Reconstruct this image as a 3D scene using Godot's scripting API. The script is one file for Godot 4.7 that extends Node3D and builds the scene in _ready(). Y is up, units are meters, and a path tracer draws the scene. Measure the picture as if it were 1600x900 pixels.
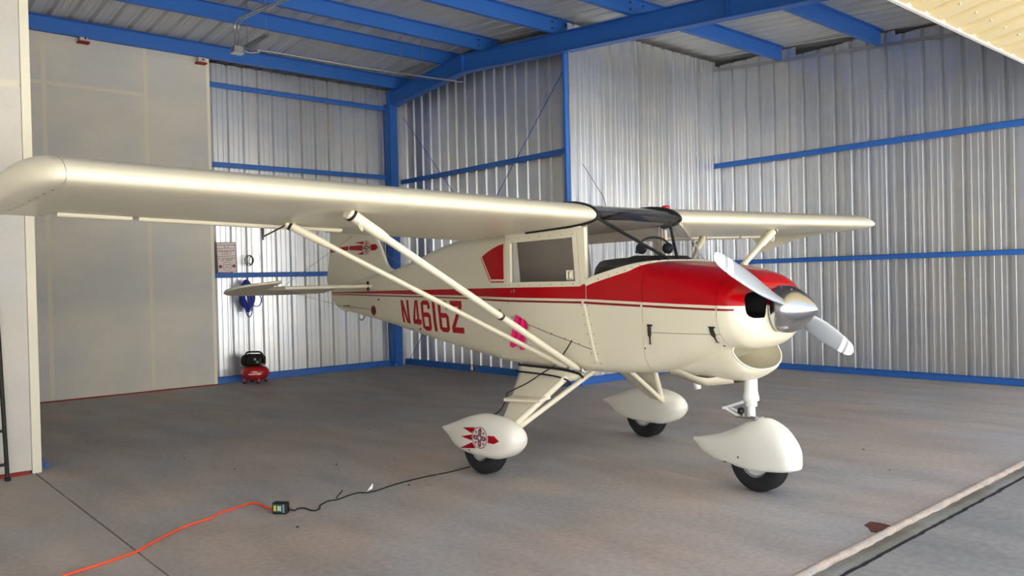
extends Node3D

func _ready() -> void:
	# camera
	var cam := Camera3D.new()
	cam.name = "camera"
	cam.position = Vector3(4.8812, 1.5063, 4.9568)
	cam.rotation = Vector3(-0.0098, 0.8502, -0.0241)
	cam.fov = 39.39
	cam.near = 0.05
	cam.far = 400.0
	add_child(cam)
	cam.current = true
	# daylight: open sky in front of the hangar, the sun behind the building
	var sky_m := ProceduralSkyMaterial.new()
	sky_m.sky_top_color = Color(0.55, 0.63, 0.76)
	sky_m.sky_horizon_color = Color(0.88, 0.88, 0.89)
	sky_m.sky_curve = 0.22
	sky_m.ground_horizon_color = Color(0.60, 0.58, 0.55)
	sky_m.ground_bottom_color = Color(0.45, 0.43, 0.41)
	sky_m.sky_energy_multiplier = 1.12
	sky_m.sun_angle_max = 1.0
	var sky := Sky.new()
	sky.sky_material = sky_m
	var env := Environment.new()
	env.background_mode = Environment.BG_SKY
	env.sky = sky
	env.tonemap_mode = Environment.TONE_MAPPER_LINEAR
	env.tonemap_exposure = 2.62
	env.sdfgi_enabled = true
	env.ssao_enabled = true
	env.ssil_enabled = true
	var we := WorldEnvironment.new()
	we.name = "daylight"
	we.environment = env
	add_child(we)
	var sun := DirectionalLight3D.new()
	sun.name = "sun"
	sun.light_color = Color(1.0, 0.985, 0.96)
	sun.light_energy = 6.2
	sun.light_angular_distance = 0.6
	sun.shadow_enabled = true
	add_child(sun)
	sun.look_at_from_position(Vector3(-6.4, 8.6, 2.0), Vector3.ZERO, Vector3.UP)

	make_materials()
	build_hangar()
	build_airplane()
	build_sign()
	build_hose()
	build_wire()
	build_compressor()
	build_cords()
	build_streamer()
	build_headset()
	build_ladder()
	build_overhead()
	build_floor_bits()

# ---------------------------------------------------------------- mesh collector
class MB:
	var v := PackedVector3Array()
	var n := PackedVector3Array()
	func trin(a: Vector3, b: Vector3, c: Vector3, na: Vector3, nb: Vector3, nc: Vector3) -> void:
		var g := (c - a).cross(b - a)
		if g.length_squared() < 1e-18:
			return
		if g.dot(na + nb + nc) < 0.0:
			v.append(a); v.append(c); v.append(b)
			n.append(na); n.append(nc); n.append(nb)
		else:
			v.append(a); v.append(b); v.append(c)
			n.append(na); n.append(nb); n.append(nc)
	func tri(a: Vector3, b: Vector3, c: Vector3, out: Vector3) -> void:
		var g := (c - a).cross(b - a)
		if g.length_squared() < 1e-18:
			return
		g = g.normalized()
		if g.dot(out) < 0.0:
			g = -g
		trin(a, b, c, g, g, g)
	func quad(a: Vector3, b: Vector3, c: Vector3, d: Vector3, out: Vector3) -> void:
		tri(a, b, c, out)
		tri(a, c, d, out)
	func xf(t: Transform3D) -> MB:
		var r := MB.new()
		for i in v.size():
			r.v.append(t * v[i])
			r.n.append((t.basis * n[i]).normalized())
		if t.basis.determinant() < 0.0:
			for i in range(0, v.size(), 3):
				var q := r.v[i]; r.v[i] = r.v[i + 1]; r.v[i + 1] = q
				q = r.n[i]; r.n[i] = r.n[i + 1]; r.n[i + 1] = q
		return r
	func add(o: MB) -> void:
		v.append_array(o.v)
		n.append_array(o.n)
	func mesh() -> ArrayMesh:
		var a := []
		a.resize(Mesh.ARRAY_MAX)
		a[Mesh.ARRAY_VERTEX] = v
		a[Mesh.ARRAY_NORMAL] = n
		var m := ArrayMesh.new()
		m.add_surface_from_arrays(Mesh.PRIMITIVE_TRIANGLES, a)
		return m

# ---------------------------------------------------------------- shape helpers
func grid(mb: MB, rows: Array, closed := false, flip := false) -> void:
	var R := rows.size()
	var K: int = rows[0].size()
	var nn := []
	for i in R:
		var line := PackedVector3Array()
		for j in K:
			var jp := (j + 1) % K if closed else mini(j + 1, K - 1)
			var jm := (j + K - 1) % K if closed else maxi(j - 1, 0)
			var du: Vector3 = rows[i][jp] - rows[i][jm]
			if du.length_squared() < 1e-12:
				var ii := 1 if i == 0 else i - 1
				du = rows[ii][jp] - rows[ii][jm]
			var dv: Vector3 = rows[mini(i + 1, R - 1)][j] - rows[maxi(i - 1, 0)][j]
			var g := du.cross(dv)
			if g.length_squared() < 1e-16:
				g = Vector3.UP
			g = g.normalized()
			line.append(-g if flip else g)
		nn.append(line)
	var last := K if closed else K - 1
	for i in R - 1:
		for j in last:
			var k := (j + 1) % K
			mb.trin(rows[i][j], rows[i + 1][j], rows[i + 1][k], nn[i][j], nn[i + 1][j], nn[i + 1][k])
			mb.trin(rows[i][j], rows[i + 1][k], rows[i][k], nn[i][j], nn[i + 1][k], nn[i][k])

func fan(mb: MB, ring: PackedVector3Array, out: Vector3) -> void:
	var c := Vector3.ZERO
	for p in ring:
		c += p
	c /= ring.size()
	for i in ring.size():
		mb.tri(c, ring[i], ring[(i + 1) % ring.size()], out)

func box(mb: MB, c: Vector3, s: Vector3, bv := 0.0, b := Basis.IDENTITY) -> void:
	var h := s * 0.5
	var pt := func(sg: Vector3, ax: int) -> Vector3:
		var q := Vector3(sg.x * (h.x - bv), sg.y * (h.y - bv), sg.z * (h.z - bv))
		q[ax] = sg[ax] * h[ax]
		return c + b * q
	for ax in 3:
		var a1 := (ax + 1) % 3
		var a2 := (ax + 2) % 3
		for s1 in [-1.0, 1.0]:
			var k := []
			for e in [[-1.0, -1.0], [1.0, -1.0], [1.0, 1.0], [-1.0, 1.0]]:
				var sg := Vector3.ZERO
				sg[ax] = s1; sg[a1] = e[0]; sg[a2] = e[1]
				k.append(pt.call(sg, ax))
			var o := Vector3.ZERO
			o[ax] = s1
			mb.quad(k[0], k[1], k[2], k[3], b * o)
			if bv > 0.0:
				for s2 in [-1.0, 1.0]:
					var g0 := Vector3.ZERO
					g0[ax] = s1; g0[a1] = s2; g0[a2] = -1.0
					var g1 := g0
					g1[a2] = 1.0
					var o2 := Vector3.ZERO
					o2[ax] = s1; o2[a1] = s2
					mb.quad(pt.call(g0, ax), pt.call(g1, ax), pt.call(g1, a1), pt.call(g0, a1), b * o2)
	if bv > 0.0:
		for sx in [-1.0, 1.0]:
			for sy in [-1.0, 1.0]:
				for sz in [-1.0, 1.0]:
					var sg := Vector3(sx, sy, sz)
					mb.tri(pt.call(sg, 0), pt.call(sg, 1), pt.call(sg, 2), b * sg)

func tube(mb: MB, path: Array, r, sides := 10, flat := 1.0, wide := Vector3.ZERO, caps := true) -> void:
	# a swept round (or, with flat < 1, flattened across «wide») bar; r is a radius or a list of radii
	var rows := []
	var up := Vector3.UP if wide == Vector3.ZERO else wide
	var last_u := Vector3.ZERO
	for i in path.size():
		var t: Vector3 = (path[mini(i + 1, path.size() - 1)] - path[maxi(i - 1, 0)]).normalized()
		var u: Vector3
		if last_u == Vector3.ZERO:
			u = up - t * up.dot(t)
			if u.length() < 0.05:
				u = Vector3.RIGHT - t * t.x
		else:
			u = last_u - t * last_u.dot(t)
		u = u.normalized()
		last_u = u
		var w := t.cross(u)
		var rr: float = r[i] if r is Array else r
		var line := PackedVector3Array()
		for k in sides:
			var a := TAU * k / sides
			line.append(path[i] + u * cos(a) * rr + w * sin(a) * rr * flat)
		rows.append(line)
	grid(mb, rows, true)
	if caps:
		fan(mb, rows[0], path[0] - path[1])
		fan(mb, rows[-1], path[-1] - path[-2])

func lathe(mb: MB, prof: Array, t: Transform3D, seg := 24) -> void:
	# prof: Vector2(radius, height along the local y axis)
	var rows := []
	for p in prof:
		var line := PackedVector3Array()
		for k in seg:
			var a := TAU * k / seg
			line.append(t * Vector3(cos(a) * p.x, p.y, sin(a) * p.x))
		rows.append(line)
	grid(mb, rows, true)

func prism(mb: MB, poly: PackedVector2Array, d0: float, d1: float, t: Transform3D) -> void:
	# the polygon lies in local x, y and is pulled along local z
	var tr := Geometry2D.triangulate_polygon(poly)
	var zd := t.basis.z
	for i in range(0, tr.size(), 3):
		var a := poly[tr[i]]; var b := poly[tr[i + 1]]; var c := poly[tr[i + 2]]
		mb.tri(t * Vector3(a.x, a.y, d1), t * Vector3(b.x, b.y, d1), t * Vector3(c.x, c.y, d1), zd * signf(d1 - d0))
		mb.tri(t * Vector3(a.x, a.y, d0), t * Vector3(b.x, b.y, d0), t * Vector3(c.x, c.y, d0), -zd * signf(d1 - d0))
	var ccw := not Geometry2D.is_polygon_clockwise(poly)
	for i in poly.size():
		var a := poly[i]; var b := poly[(i + 1) % poly.size()]
		var e := b - a
		var o := Vector3(e.y, -e.x, 0) if ccw else Vector3(-e.y, e.x, 0)
		mb.quad(t * Vector3(a.x, a.y, d0), t * Vector3(b.x, b.y, d0), t * Vector3(b.x, b.y, d1), t * Vector3(a.x, a.y, d1), t.basis * o)

func spline(pts: Array, per := 6) -> Array:
	var out := []
	for i in pts.size() - 1:
		var p0: Vector3 = pts[maxi(i - 1, 0)]
		var p1: Vector3 = pts[i]
		var p2: Vector3 = pts[i + 1]
		var p3: Vector3 = pts[mini(i + 2, pts.size() - 1)]
		for k in per:
			out.append(p1.cubic_interpolate(p2, p0, p3, float(k) / per))
	out.append(pts[-1])
	return out

func split(src: MB, f: Callable) -> Array:
	# cuts a triangle soup along f = 0; returns [part with f < 0, part with f > 0]
	var lo := MB.new()
	var hi := MB.new()
	for i in range(0, src.v.size(), 3):
		var d := [f.call(src.v[i]), f.call(src.v[i + 1]), f.call(src.v[i + 2])]
		if d[0] <= 0.0 and d[1] <= 0.0 and d[2] <= 0.0:
			for k in 3:
				lo.v.append(src.v[i + k]); lo.n.append(src.n[i + k])
			continue
		if d[0] >= 0.0 and d[1] >= 0.0 and d[2] >= 0.0:
			for k in 3:
				hi.v.append(src.v[i + k]); hi.n.append(src.n[i + k])
			continue
		for side in 2:
			var pv := []
			var pn := []
			for k in 3:
				var q := (k + 1) % 3
				var inside: bool = d[k] <= 0.0 if side == 0 else d[k] >= 0.0
				if inside:
					pv.append(src.v[i + k]); pn.append(src.n[i + k])
				if (d[k] < 0.0 and d[q] > 0.0) or (d[k] > 0.0 and d[q] < 0.0):
					var t: float = d[k] / (d[k] - d[q])
					pv.append(src.v[i + k].lerp(src.v[i + q], t))
					pn.append(src.n[i + k].lerp(src.n[i + q], t).normalized())
			var m := lo if side == 0 else hi
			for k in range(1, pv.size() - 1):
				m.trin(pv[0], pv[k], pv[k + 1], pn[0], pn[k], pn[k + 1])
	return [lo, hi]

# ---------------------------------------------------------------- nodes
var used := {}
func numbered(called: String) -> String:
	if not used.has(called):
		used[called] = 0
		return called
	used[called] += 1
	return "%s_%03d" % [called, used[called]]

func thing(called: String, label: String, category: String, at := Vector3.ZERO, group := "") -> Node3D:
	var o := Node3D.new()
	o.name = numbered(called)
	add_child(o)
	o.position = at
	tag(o, label, category, group)
	return o

func tag(o: Node3D, label: String, category: String, group := "") -> void:
	o.set_meta("label", label)
	o.set_meta("category", category)
	if group != "":
		o.set_meta("group", group)

func obj(called: String, m, mat: Material, parent: Node3D = self, label := "") -> MeshInstance3D:
	var o := MeshInstance3D.new()
	o.name = numbered(called) if parent == self else called
	var me: Mesh = m.mesh() if m is MB else m
	o.mesh = me
	o.material_override = mat
	o.cast_shadow = GeometryInstance3D.SHADOW_CASTING_SETTING_ON
	parent.add_child(o, true)
	if label != "":
		o.set_meta("label", label)
	return o

func setting(called: String, label: String, category := "") -> Node3D:
	var o := Node3D.new()
	o.name = called
	add_child(o)
	o.set_meta("kind", "structure")
	o.set_meta("label", label)
	if category != "":
		o.set_meta("category", category)
	return o

func text_mesh(s: String, size: float, font: String, bold := false, depth := 0.002) -> TextMesh:
	var t := TextMesh.new()
	var f := SystemFont.new()
	f.font_names = PackedStringArray([font])
	if bold:
		f.font_weight = 700
	t.font = f
	t.font_size = 64
	t.pixel_size = size / 64.0
	t.depth = depth
	t.text = s
	return t

# ---------------------------------------------------------------- materials
var M := {}
func mat(key: String, c: Color, rough := 0.6, metal := 0.0, coat := 0.0) -> StandardMaterial3D:
	var m := StandardMaterial3D.new()
	m.albedo_color = c
	m.roughness = rough
	m.metallic = metal
	if coat > 0.0:
		m.clearcoat_enabled = true
		m.clearcoat = coat
		m.clearcoat_roughness = 0.06
	m.cull_mode = BaseMaterial3D.CULL_DISABLED
	M[key] = m
	return m

func noise_image(seed_: int, freq: float, size: int, oct := 4, kind := FastNoiseLite.TYPE_SIMPLEX_SMOOTH) -> PackedByteArray:
	var f := FastNoiseLite.new()
	f.seed = seed_
	f.noise_type = kind
	f.frequency = freq
	f.fractal_octaves = oct
	var im := f.get_seamless_image(size, size, false, false, 0.15, true)
	im.convert(Image.FORMAT_L8)
	return im.get_data()

func concrete(base: Color, warm: Color, cool: Color, amount: float, size: int, seed_: int) -> ImageTexture:
	var a := noise_image(seed_, 0.004, size, 5)
	var b := noise_image(seed_ + 1, 0.012, size, 4)
	var c := noise_image(seed_ + 2, 0.12, size, 3)
	var out := PackedByteArray()
	out.resize(size * size * 3)
	for y in size:
		for x in size:
			var i := y * size + x
			var big := (a[i] - 128) / 128.0
			var mid := (b[y * size + ((x / 3 + y / 9) % size)] - 128) / 128.0     # stretched: trowel streaks
			var fine := (c[i] - 128) / 128.0
			var k := base.lerp(warm, clampf(big * 1.3, 0.0, 1.0)).lerp(cool, clampf(-big * 1.3, 0.0, 1.0))
			var g := 1.0 + amount * (mid * 0.55 + fine * 0.45)
			var j := i * 3
			out[j] = clampi(int(k.r * g * 255.0), 0, 255)
			out[j + 1] = clampi(int(k.g * g * 255.0), 0, 255)
			out[j + 2] = clampi(int(k.b * g * 255.0), 0, 255)
	return ImageTexture.create_from_image(Image.create_from_data(size, size, false, Image.FORMAT_RGB8, out))

func spotted(key: String, tex: Texture2D, metres: float, rough: float, metal := 0.0, tint := Color.WHITE) -> StandardMaterial3D:
	var m := mat(key, tint, rough, metal)
	m.albedo_texture = tex
	m.uv1_triplanar = true
	m.uv1_world_triplanar = true
	m.uv1_scale = Vector3.ONE / metres
	return m

func make_materials() -> void:
	mat("cream", Color8(226, 219, 195), 0.42, 0.0, 0.18)
	mat("fairing_cream", Color8(240, 237, 225), 0.36, 0.0, 0.3)
	mat("white_paint", Color8(238, 238, 234), 0.35, 0.0, 0.3)
	mat("red", Color8(174, 0, 14), 0.30, 0.0, 0.35).metallic_specular = 0.25
	mat("dark_red", Color8(128, 6, 14), 0.4)
	mat("black", Color8(16, 16, 17), 0.6)
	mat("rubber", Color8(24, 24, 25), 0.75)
	mat("tire", Color8(30, 31, 32), 0.85)
	mat("cloth_black", Color8(15, 15, 16), 0.95)
	mat("lining", Color8(200, 190, 177), 0.9)
	mat("root_grey", Color8(120, 115, 110), 0.8)
	mat("silver", Color8(205, 206, 208), 0.22, 1.0)
	mat("steel", Color8(178, 178, 174), 0.35, 1.0)
	mat("latch_steel", Color8(96, 92, 84), 0.4, 0.9)
	mat("blade", Color8(150, 154, 158), 0.45, 0.45)
	mat("blade_white", Color8(240, 241, 242), 0.4)
	mat("wire", Color8(150, 150, 148), 0.4, 0.8)
	mat("pink", Color8(236, 22, 108), 0.85)
	mat("engine", Color8(34, 33, 33), 0.5, 0.5)
	mat("dark", Color8(10, 10, 10), 0.9)
	mat("orange", Color8(238, 84, 38), 0.55)
	mat("cord_black", Color8(22, 20, 19), 0.6)
	mat("blue_hose", Color8(22, 42, 150), 0.4)
	mat("green", Color8(28, 84, 62), 0.6)
	mat("blue_rag", Color8(92, 122, 176), 0.9)
	mat("sign_white", Color8(226, 218, 214), 0.5)
	mat("sign_red", Color8(150, 12, 32), 0.5)
	mat("sign_ink", Color8(70, 60, 60), 0.6)
	mat("compressor_red", Color8(176, 16, 22), 0.35, 0.0, 0.5)
	mat("yellow", Color8(214, 186, 60), 0.6)
	mat("label_green", Color8(20, 88, 66), 0.5)
	mat("label_grey", Color8(120, 138, 160), 0.5)
	mat("beacon", Color8(190, 20, 40), 0.25)
	mat("rust", Color8(96, 46, 34), 0.9)
	mat("blue_steel", Color8(44, 106, 190), 0.5)
	mat("tape", Color8(215, 209, 189), 0.9)
	mat("board_edge", Color8(232, 227, 205), 0.85)
	mat("galvanised", Color8(190, 190, 186), 0.38, 0.9)
	mat("door_cream", Color8(192, 177, 136), 0.55)
	mat("flashing", Color8(196, 190, 184), 0.5, 0.3)
	mat("red_primer", Color8(150, 46, 36), 0.8)
	mat("tar", Color8(38, 35, 33), 0.95)
	mat("added_bounce_ground", Color8(206, 203, 197), 0.9)  # added ground out of view, kept pale for its bounce light
	mat("added_facade", Color8(186, 184, 178), 0.7)  # added row out of view that reflects sun into the bay
	mat("neighbour", Color8(160, 160, 158), 0.8)
	var g := mat("glass", Color(0.10, 0.10, 0.10, 0.22), 0.02)
	g.transparency = BaseMaterial3D.TRANSPARENCY_ALPHA
	var g2 := mat("tinted_glass", Color(0.24, 0.23, 0.22, 0.45), 0.03)
	g2.transparency = BaseMaterial3D.TRANSPARENCY_ALPHA
	var slab := concrete(Color8(178, 169, 162), Color8(187, 172, 160), Color8(174, 172, 172), 0.15, 1024, 11)
	spotted("concrete", slab, 6.5, 0.62)
	var pave := concrete(Color8(150, 147, 143), Color8(157, 152, 145), Color8(145, 145, 146), 0.16, 512, 41)
	spotted("apron", pave, 4.0, 0.85)
	var board := concrete(Color8(206, 202, 194), Color8(212, 206, 194), Color8(200, 199, 196), 0.03, 512, 71)
	spotted("drywall", board, 3.0, 0.92)
	var ridge := concrete(Color8(196, 178, 160), Color8(188, 160, 138), Color8(176, 168, 158), 0.22, 256, 91)
	spotted("ridge", ridge, 0.8, 0.95)
	var damp := concrete(Color8(132, 128, 118), Color8(112, 104, 90), Color8(142, 144, 142), 0.16, 256, 97)
	spotted("gutter_strip", damp, 1.2, 0.8)
	var zinc := concrete(Color8(218, 220, 223), Color8(223, 221, 218), Color8(212, 216, 222), 0.02, 256, 61)
	spotted("roof_steel", zinc, 1.3, 0.5, 0.4, Color(0.95, 0.94, 0.92))
	for k in 3:
		var z := spotted("sheet_%d" % k, zinc, 1.1 + 0.3 * k, 0.33 + 0.02 * k, 0.8, [Color(1, 1, 1), Color(0.965, 0.965, 0.955), Color(0.985, 0.99, 1.0)][k])
		z.metallic_specular = 0.5

# ---------------------------------------------------------------- hangar
const RIDGE := -5.38
const PITCH := 0.253
func rafter_top(x: float) -> float:
	return 5.16 - 0.083 * absf(x - RIDGE)
func roof_low(x: float) -> float:
	return rafter_top(x) + 0.21

var sheet_cache := {}
func sheet(width: float, length: float, pitch := PITCH, depth := 0.042, minor := 0.006, rib := 0.038) -> ArrayMesh:
	# a ribbed steel sheet: x across, y up, inside face towards +z, the ribs pressed out towards -z
	var key := "%.3f_%.3f_%.3f_%.4f" % [width, length, pitch, minor]
	if sheet_cache.has(key):
		return sheet_cache[key]
	var pr := [Vector2(0, 0)]
	var x := pitch * 0.5
	while x < width + pitch * 0.4:
		if x + rib + 0.002 < width:
			pr.append_array([Vector2(x - rib, 0), Vector2(x - rib + depth * 0.62, -depth), Vector2(x + rib * 0.1, -depth), Vector2(x + rib * 0.1 + depth * 0.5, 0)])
		if minor > 0.0:
			for q in [0.33, 0.67]:
				var mx: float = x + pitch * q
				if mx + 0.02 < width:
					pr.append_array([Vector2(mx - 0.014, 0), Vector2(mx - 0.007, -minor), Vector2(mx + 0.007, -minor), Vector2(mx + 0.014, 0)])
		x += pitch
	pr.append(Vector2(width, 0))
	var mb := MB.new()
	for skin in 2:
		var o := -0.006 * skin
		var out := Vector3(0, 0, 1 if skin == 0 else -1)
		for i in pr.size() - 1:
			var a: Vector2 = pr[i]
			var b: Vector2 = pr[i + 1]
			mb.quad(Vector3(a.x, 0, a.y + o), Vector3(b.x, 0, b.y + o), Vector3(b.x, length, b.y + o), Vector3(a.x, length, a.y + o), out)
	for i in pr.size() - 1:
		var a: Vector2 = pr[i]
		var b: Vector2 = pr[i + 1]
		for e in [[0.0, -1.0], [length, 1.0]]:
			mb.quad(Vector3(a.x, e[0], a.y), Vector3(b.x, e[0], b.y), Vector3(b.x, e[0], b.y - 0.006), Vector3(a.x, e[0], a.y - 0.006), Vector3(0, e[1], 0))
	var m := mb.mesh()
	sheet_cache[key] = m
	return m

func sheet_wall(parent: Node3D, start: Vector3, along: Vector3, width: float, top: Callable, minor := 0.006) -> void:
	# panels side by side from start along «along»; the inside faces along x (turned) up
	var b := Basis(along, Vector3.UP, along.cross(Vector3.UP))
	var pw := PITCH * 3.0
	var u := 0.0
	var k := 0
	while u < width - 0.02:
		var w := minf(pw, width - u)
		var p := start + along * (u + w * 0.5)
		var h: float = snappedf(top.call(p.x, p.z), 0.01)
		var o := obj("sheet_panel", sheet(w, h, PITCH, 0.042, minor), M["sheet_%d" % ((k * 7 + 2) % 3)], parent)
		o.transform = Transform3D(b, start + along * u + b.z * (0.0 if k % 2 == 0 else -0.004))
		u += pw
		k += 1

func girt(parent: Node3D, a: Vector3, b: Vector3, into: Vector3, depth := 0.10, h := 0.078) -> void:
	# a channel: inner flange, web and a lip, seen from inside as a flat blue bar
	var mb := MB.new()
	var d := (b - a)
	var len := d.length()
	var bs := Basis(d.normalized(), Vector3.UP, d.normalized().cross(Vector3.UP))
	if bs.z.dot(into) < 0.0:
		bs = Basis(-d.normalized(), Vector3.UP, (-d.normalized()).cross(Vector3.UP))
	var c := (a + b) * 0.5
	box(mb, c + into * (depth - 0.004), Vector3(len, h, 0.008), 0.002, bs)
	box(mb, c + into * depth * 0.5 + Vector3.UP * (h * 0.5 - 0.004), Vector3(len, 0.006, depth), 0.0, bs)
	box(mb, c + into * (depth - 0.03) - Vector3.UP * (h * 0.5 - 0.01), Vector3(len, 0.006, 0.05), 0.0, bs)
	obj("girt", mb, M["blue_steel"], parent, "blue painted steel wall girt")

func build_hangar() -> void:
	# floor slabs with sawn joints
	var fl := setting("floor", "stained bare concrete hangar floor with sawn joints", "floor")
	for s in [[-8.2, 2.79, -10.4, -3.053], [-8.2, 2.79, -3.050, 3.556], [-8.2, 2.79, 3.565, 10.4], [-13.4, -8.203, -10.4, 10.4]]:
		var mb := MB.new()
		box(mb, Vector3((s[0] + s[1]) * 0.5, -0.075, (s[2] + s[3]) * 0.5), Vector3(s[1] - s[0], 0.15, s[3] - s[2]), 0.003)
		obj("concrete_slab", mb, M["concrete"], fl)
	var bed := MB.new()
	box(bed, Vector3(-5.2, -0.2, 0), Vector3(16.6, 0.1, 20.9))
	obj("joint_filler", bed, M["tar"], fl, "dark filler at the bottom of the floor joints")
	# threshold: rough ridge, damp strip, tar joint, apron
	var th := setting("trim_1", "rough tan concrete sill along the hangar door opening", "sill")
	var rng := RandomNumberGenerator.new()
	rng.seed = 5
	var rows := []
	for i in 221:
		var z := -6.6 + i * 0.06
		var e := rng.randf_range(-0.006, 0.006)
		var t := rng.randf_range(0.0, 0.004)
		rows.append(PackedVector3Array([Vector3(2.774 + e, -0.02, z), Vector3(2.785 + e, 0.008 + t, z), Vector3(2.803, 0.013 + t, z), Vector3(2.824 + e * 0.7, 0.007, z), Vector3(2.834 + e, -0.03, z)]))
	var rb := MB.new()
	grid(rb, rows)
	obj("sill_ridge", rb, M["ridge"], th)
	rows = []
	for i in 221:
		var z := -6.6 + i * 0.06
		var e := rng.randf_range(-0.005, 0.005)
		rows.append(PackedVector3Array([Vector3(2.80, -0.012, z), Vector3(2.86, -0.010, z), Vector3(2.925 + e, -0.006, z), Vector3(2.928 + e, -0.06, z)]))
	rb = MB.new()
	grid(rb, rows)
	obj("gutter_strip", rb, M["gutter_strip"], th, "damp stained concrete strip below the sill")
	var ap := setting("floor_apron", "plain grey asphalt apron outside the hangar door", "apron")
	var am := MB.new()
	box(am, Vector3(4.72, -0.10, 0), Vector3(3.54, 0.19, 120), 0.004)
	obj("pavement", am, M["apron"], ap)
	am = MB.new()
	box(am, Vector3(46.5, -0.095, 0), Vector3(80, 0.19, 120), 0.004)  # paler slab added beyond the view to send sunlight up inside
	obj("added_bounce_ground", am, M["added_bounce_ground"], ap, "pale unseen ground added to bounce sunlight into the hangar")
	rows = []
	for i in 221:
		var z := -6.6 + i * 0.06
		var e := rng.randf_range(-0.008, 0.008)
		rows.append(PackedVector3Array([Vector3(2.922 + e, -0.012, z), Vector3(2.938, -0.004, z), Vector3(2.956 + e, -0.003, z)]))
	rb = MB.new()
	grid(rb, rows)
	obj("tar_joint", rb, M["tar"], ap, "black tar seal along the pavement edge")

	# unseen hangar row, added to throw sunlight deep into the bay
	var op := setting("wall_added_opposite", "unseen hangar row added to bounce sunlight into the hangar", "building")
	var ob := MB.new()
	box(ob, Vector3(33.0, 2.6, 0), Vector3(8.0, 5.2, 90))
	obj("added_facade", ob, M["added_facade"], op)
	ob = MB.new()
	for e in [[-1.0, 31.0], [1.0, 35.0]]:
		box(ob, Vector3(e[1], 5.4, 0), Vector3(4.3, 0.1, 91), 0.0, Basis(Vector3(0, 0, 1), -0.09 * e[0]))
	obj("roof", ob, M["neighbour"], op)

	# corrugated walls
	var wa := setting("wall_back", "ribbed galvanised steel back wall with blue girts", "wall")
	sheet_wall(wa, Vector3(-7.65, 0, 0.25), Vector3(0, 0, -1), 3.70, func(_x, _z): return 5.02)
	for y in [4.66, 3.42, 1.69]:
		girt(wa, Vector3(-7.65, y, 0.24), Vector3(-7.65, y, -3.0), Vector3(1, 0, 0))
	girt(wa, Vector3(-7.65, 0.05, 0.24), Vector3(-7.65, 0.05, -3.0), Vector3(1, 0, 0), 0.09, 0.1)
	var wb := setting("wall_tail", "ribbed galvanised steel side wall of the tail bay", "wall")
	sheet_wall(wb, Vector3(-7.65, 0, -3.45), Vector3(1, 0, 0), 4.55, func(x, _z): return rafter_top(x) + 0.12, 0.0)
	girt(wb, Vector3(-7.62, 3.36, -3.45), Vector3(-3.12, 3.36, -3.45), Vector3(0, 0, 1))
	girt(wb, Vector3(-7.62, 0.05, -3.45), Vector3(-5.69, 0.05, -3.45), Vector3(0, 0, 1), 0.09, 0.1)
	girt(wb, Vector3(-5.55, 0.05, -3.45), Vector3(-3.12, 0.05, -3.45), Vector3(0, 0, 1), 0.09, 0.1)
	girt(wb, Vector3(-7.62, 1.70, -3.45), Vector3(-3.12, 1.70, -3.45), Vector3(0, 0, 1))
	var wc := setting("wall_step", "ribbed galvanised steel step wall behind the far wing", "wall")
	sheet_wall(wc, Vector3(-3.05, 0, -3.16), Vector3(0, 0, -1), 3.55, func(_x, z): return 4.70 if z > -3.3 else 5.10)
	girt(wc, Vector3(-3.06, 0.05, -3.2), Vector3(-3.06, 0.05, -6.62), Vector3(1, 0, 0), 0.09, 0.1)
	var wd := setting("wall_right", "ribbed galvanised steel wall beside the far wing tip", "wall")
	sheet_wall(wd, Vector3(-3.10, 0, -6.70), Vector3(1, 0, 0), 5.95, func(x, _z): return 4.985 - 0.083 * (x + 2.94) + (0.06 if fmod(absf(x), 1.5) > 0.75 else 0.13), 0.002)
	girt(wd, Vector3(-3.06, 3.34, -6.70), Vector3(2.8, 3.34, -6.70), Vector3(0, 0, 1), 0.10, 0.085)
	girt(wd, Vector3(-3.06, 1.71, -6.70), Vector3(2.8, 1.71, -6.70), Vector3(0, 0, 1), 0.10, 0.07)
	girt(wd, Vector3(-3.06, 0.045, -6.70), Vector3(2.8, 0.045, -6.70), Vector3(0, 0, 1), 0.09, 0.085)
	var an := MB.new()
	var sb := Basis(Vector3(0, 0, 1), -atan(0.083))
	box(an, Vector3(-0.13, 4.985 - 0.083 * 2.81 - 0.03, -6.67), Vector3(5.9, 0.05, 0.012), 0.002, sb)
	obj("edge_angle", an, M["galvanised"], wd, "weathered galvanised edge angle")

	# drywall walls
	var dw := setting("wall_left", "unpainted drywall partition with cream joint tape", "wall")
	for c in [[0.22, 1.16], [1.16, 2.47], [2.47, 3.60]]:
		for r in [[0.02, 4.33], [4.33, 5.06]]:
			var mb := MB.new()
			box(mb, Vector3(-7.44, (r[0] + r[1]) * 0.5, (c[0] + c[1]) * 0.5), Vector3(0.016, r[1] - r[0], c[1] - c[0]), 0.0)
			obj("drywall_board", mb, M["drywall"], dw)
	for z in [1.16, 2.47]:
		var mb := MB.new()
		box(mb, Vector3(-7.4312, 2.54, z), Vector3(0.0012, 5.0, 0.055))
		obj("joint_tape", mb, M["tape"], dw, "cream joint tape")
	for y in [4.33]:
		var mb := MB.new()
		box(mb, Vector3(-7.4310, y, 2.2), Vector3(0.0012, 0.05, 2.1))
		obj("joint_tape", mb, M["tape"], dw, "cream joint tape")
	var em := MB.new()
	box(em, Vector3(-7.53, 2.53, 0.235), Vector3(0.2, 5.05, 0.03), 0.003)
	box(em, Vector3(-7.431, 2.53, 0.245), Vector3(0.004, 5.05, 0.05), 0.001)
	obj("corner_bead", em, M["board_edge"], dw, "cream corner bead at the end of the drywall")
	var bt := MB.new()
	box(bt, Vector3(-7.442, 0.008, 1.9), Vector3(0.03, 0.016, 3.4), 0.002)
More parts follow.
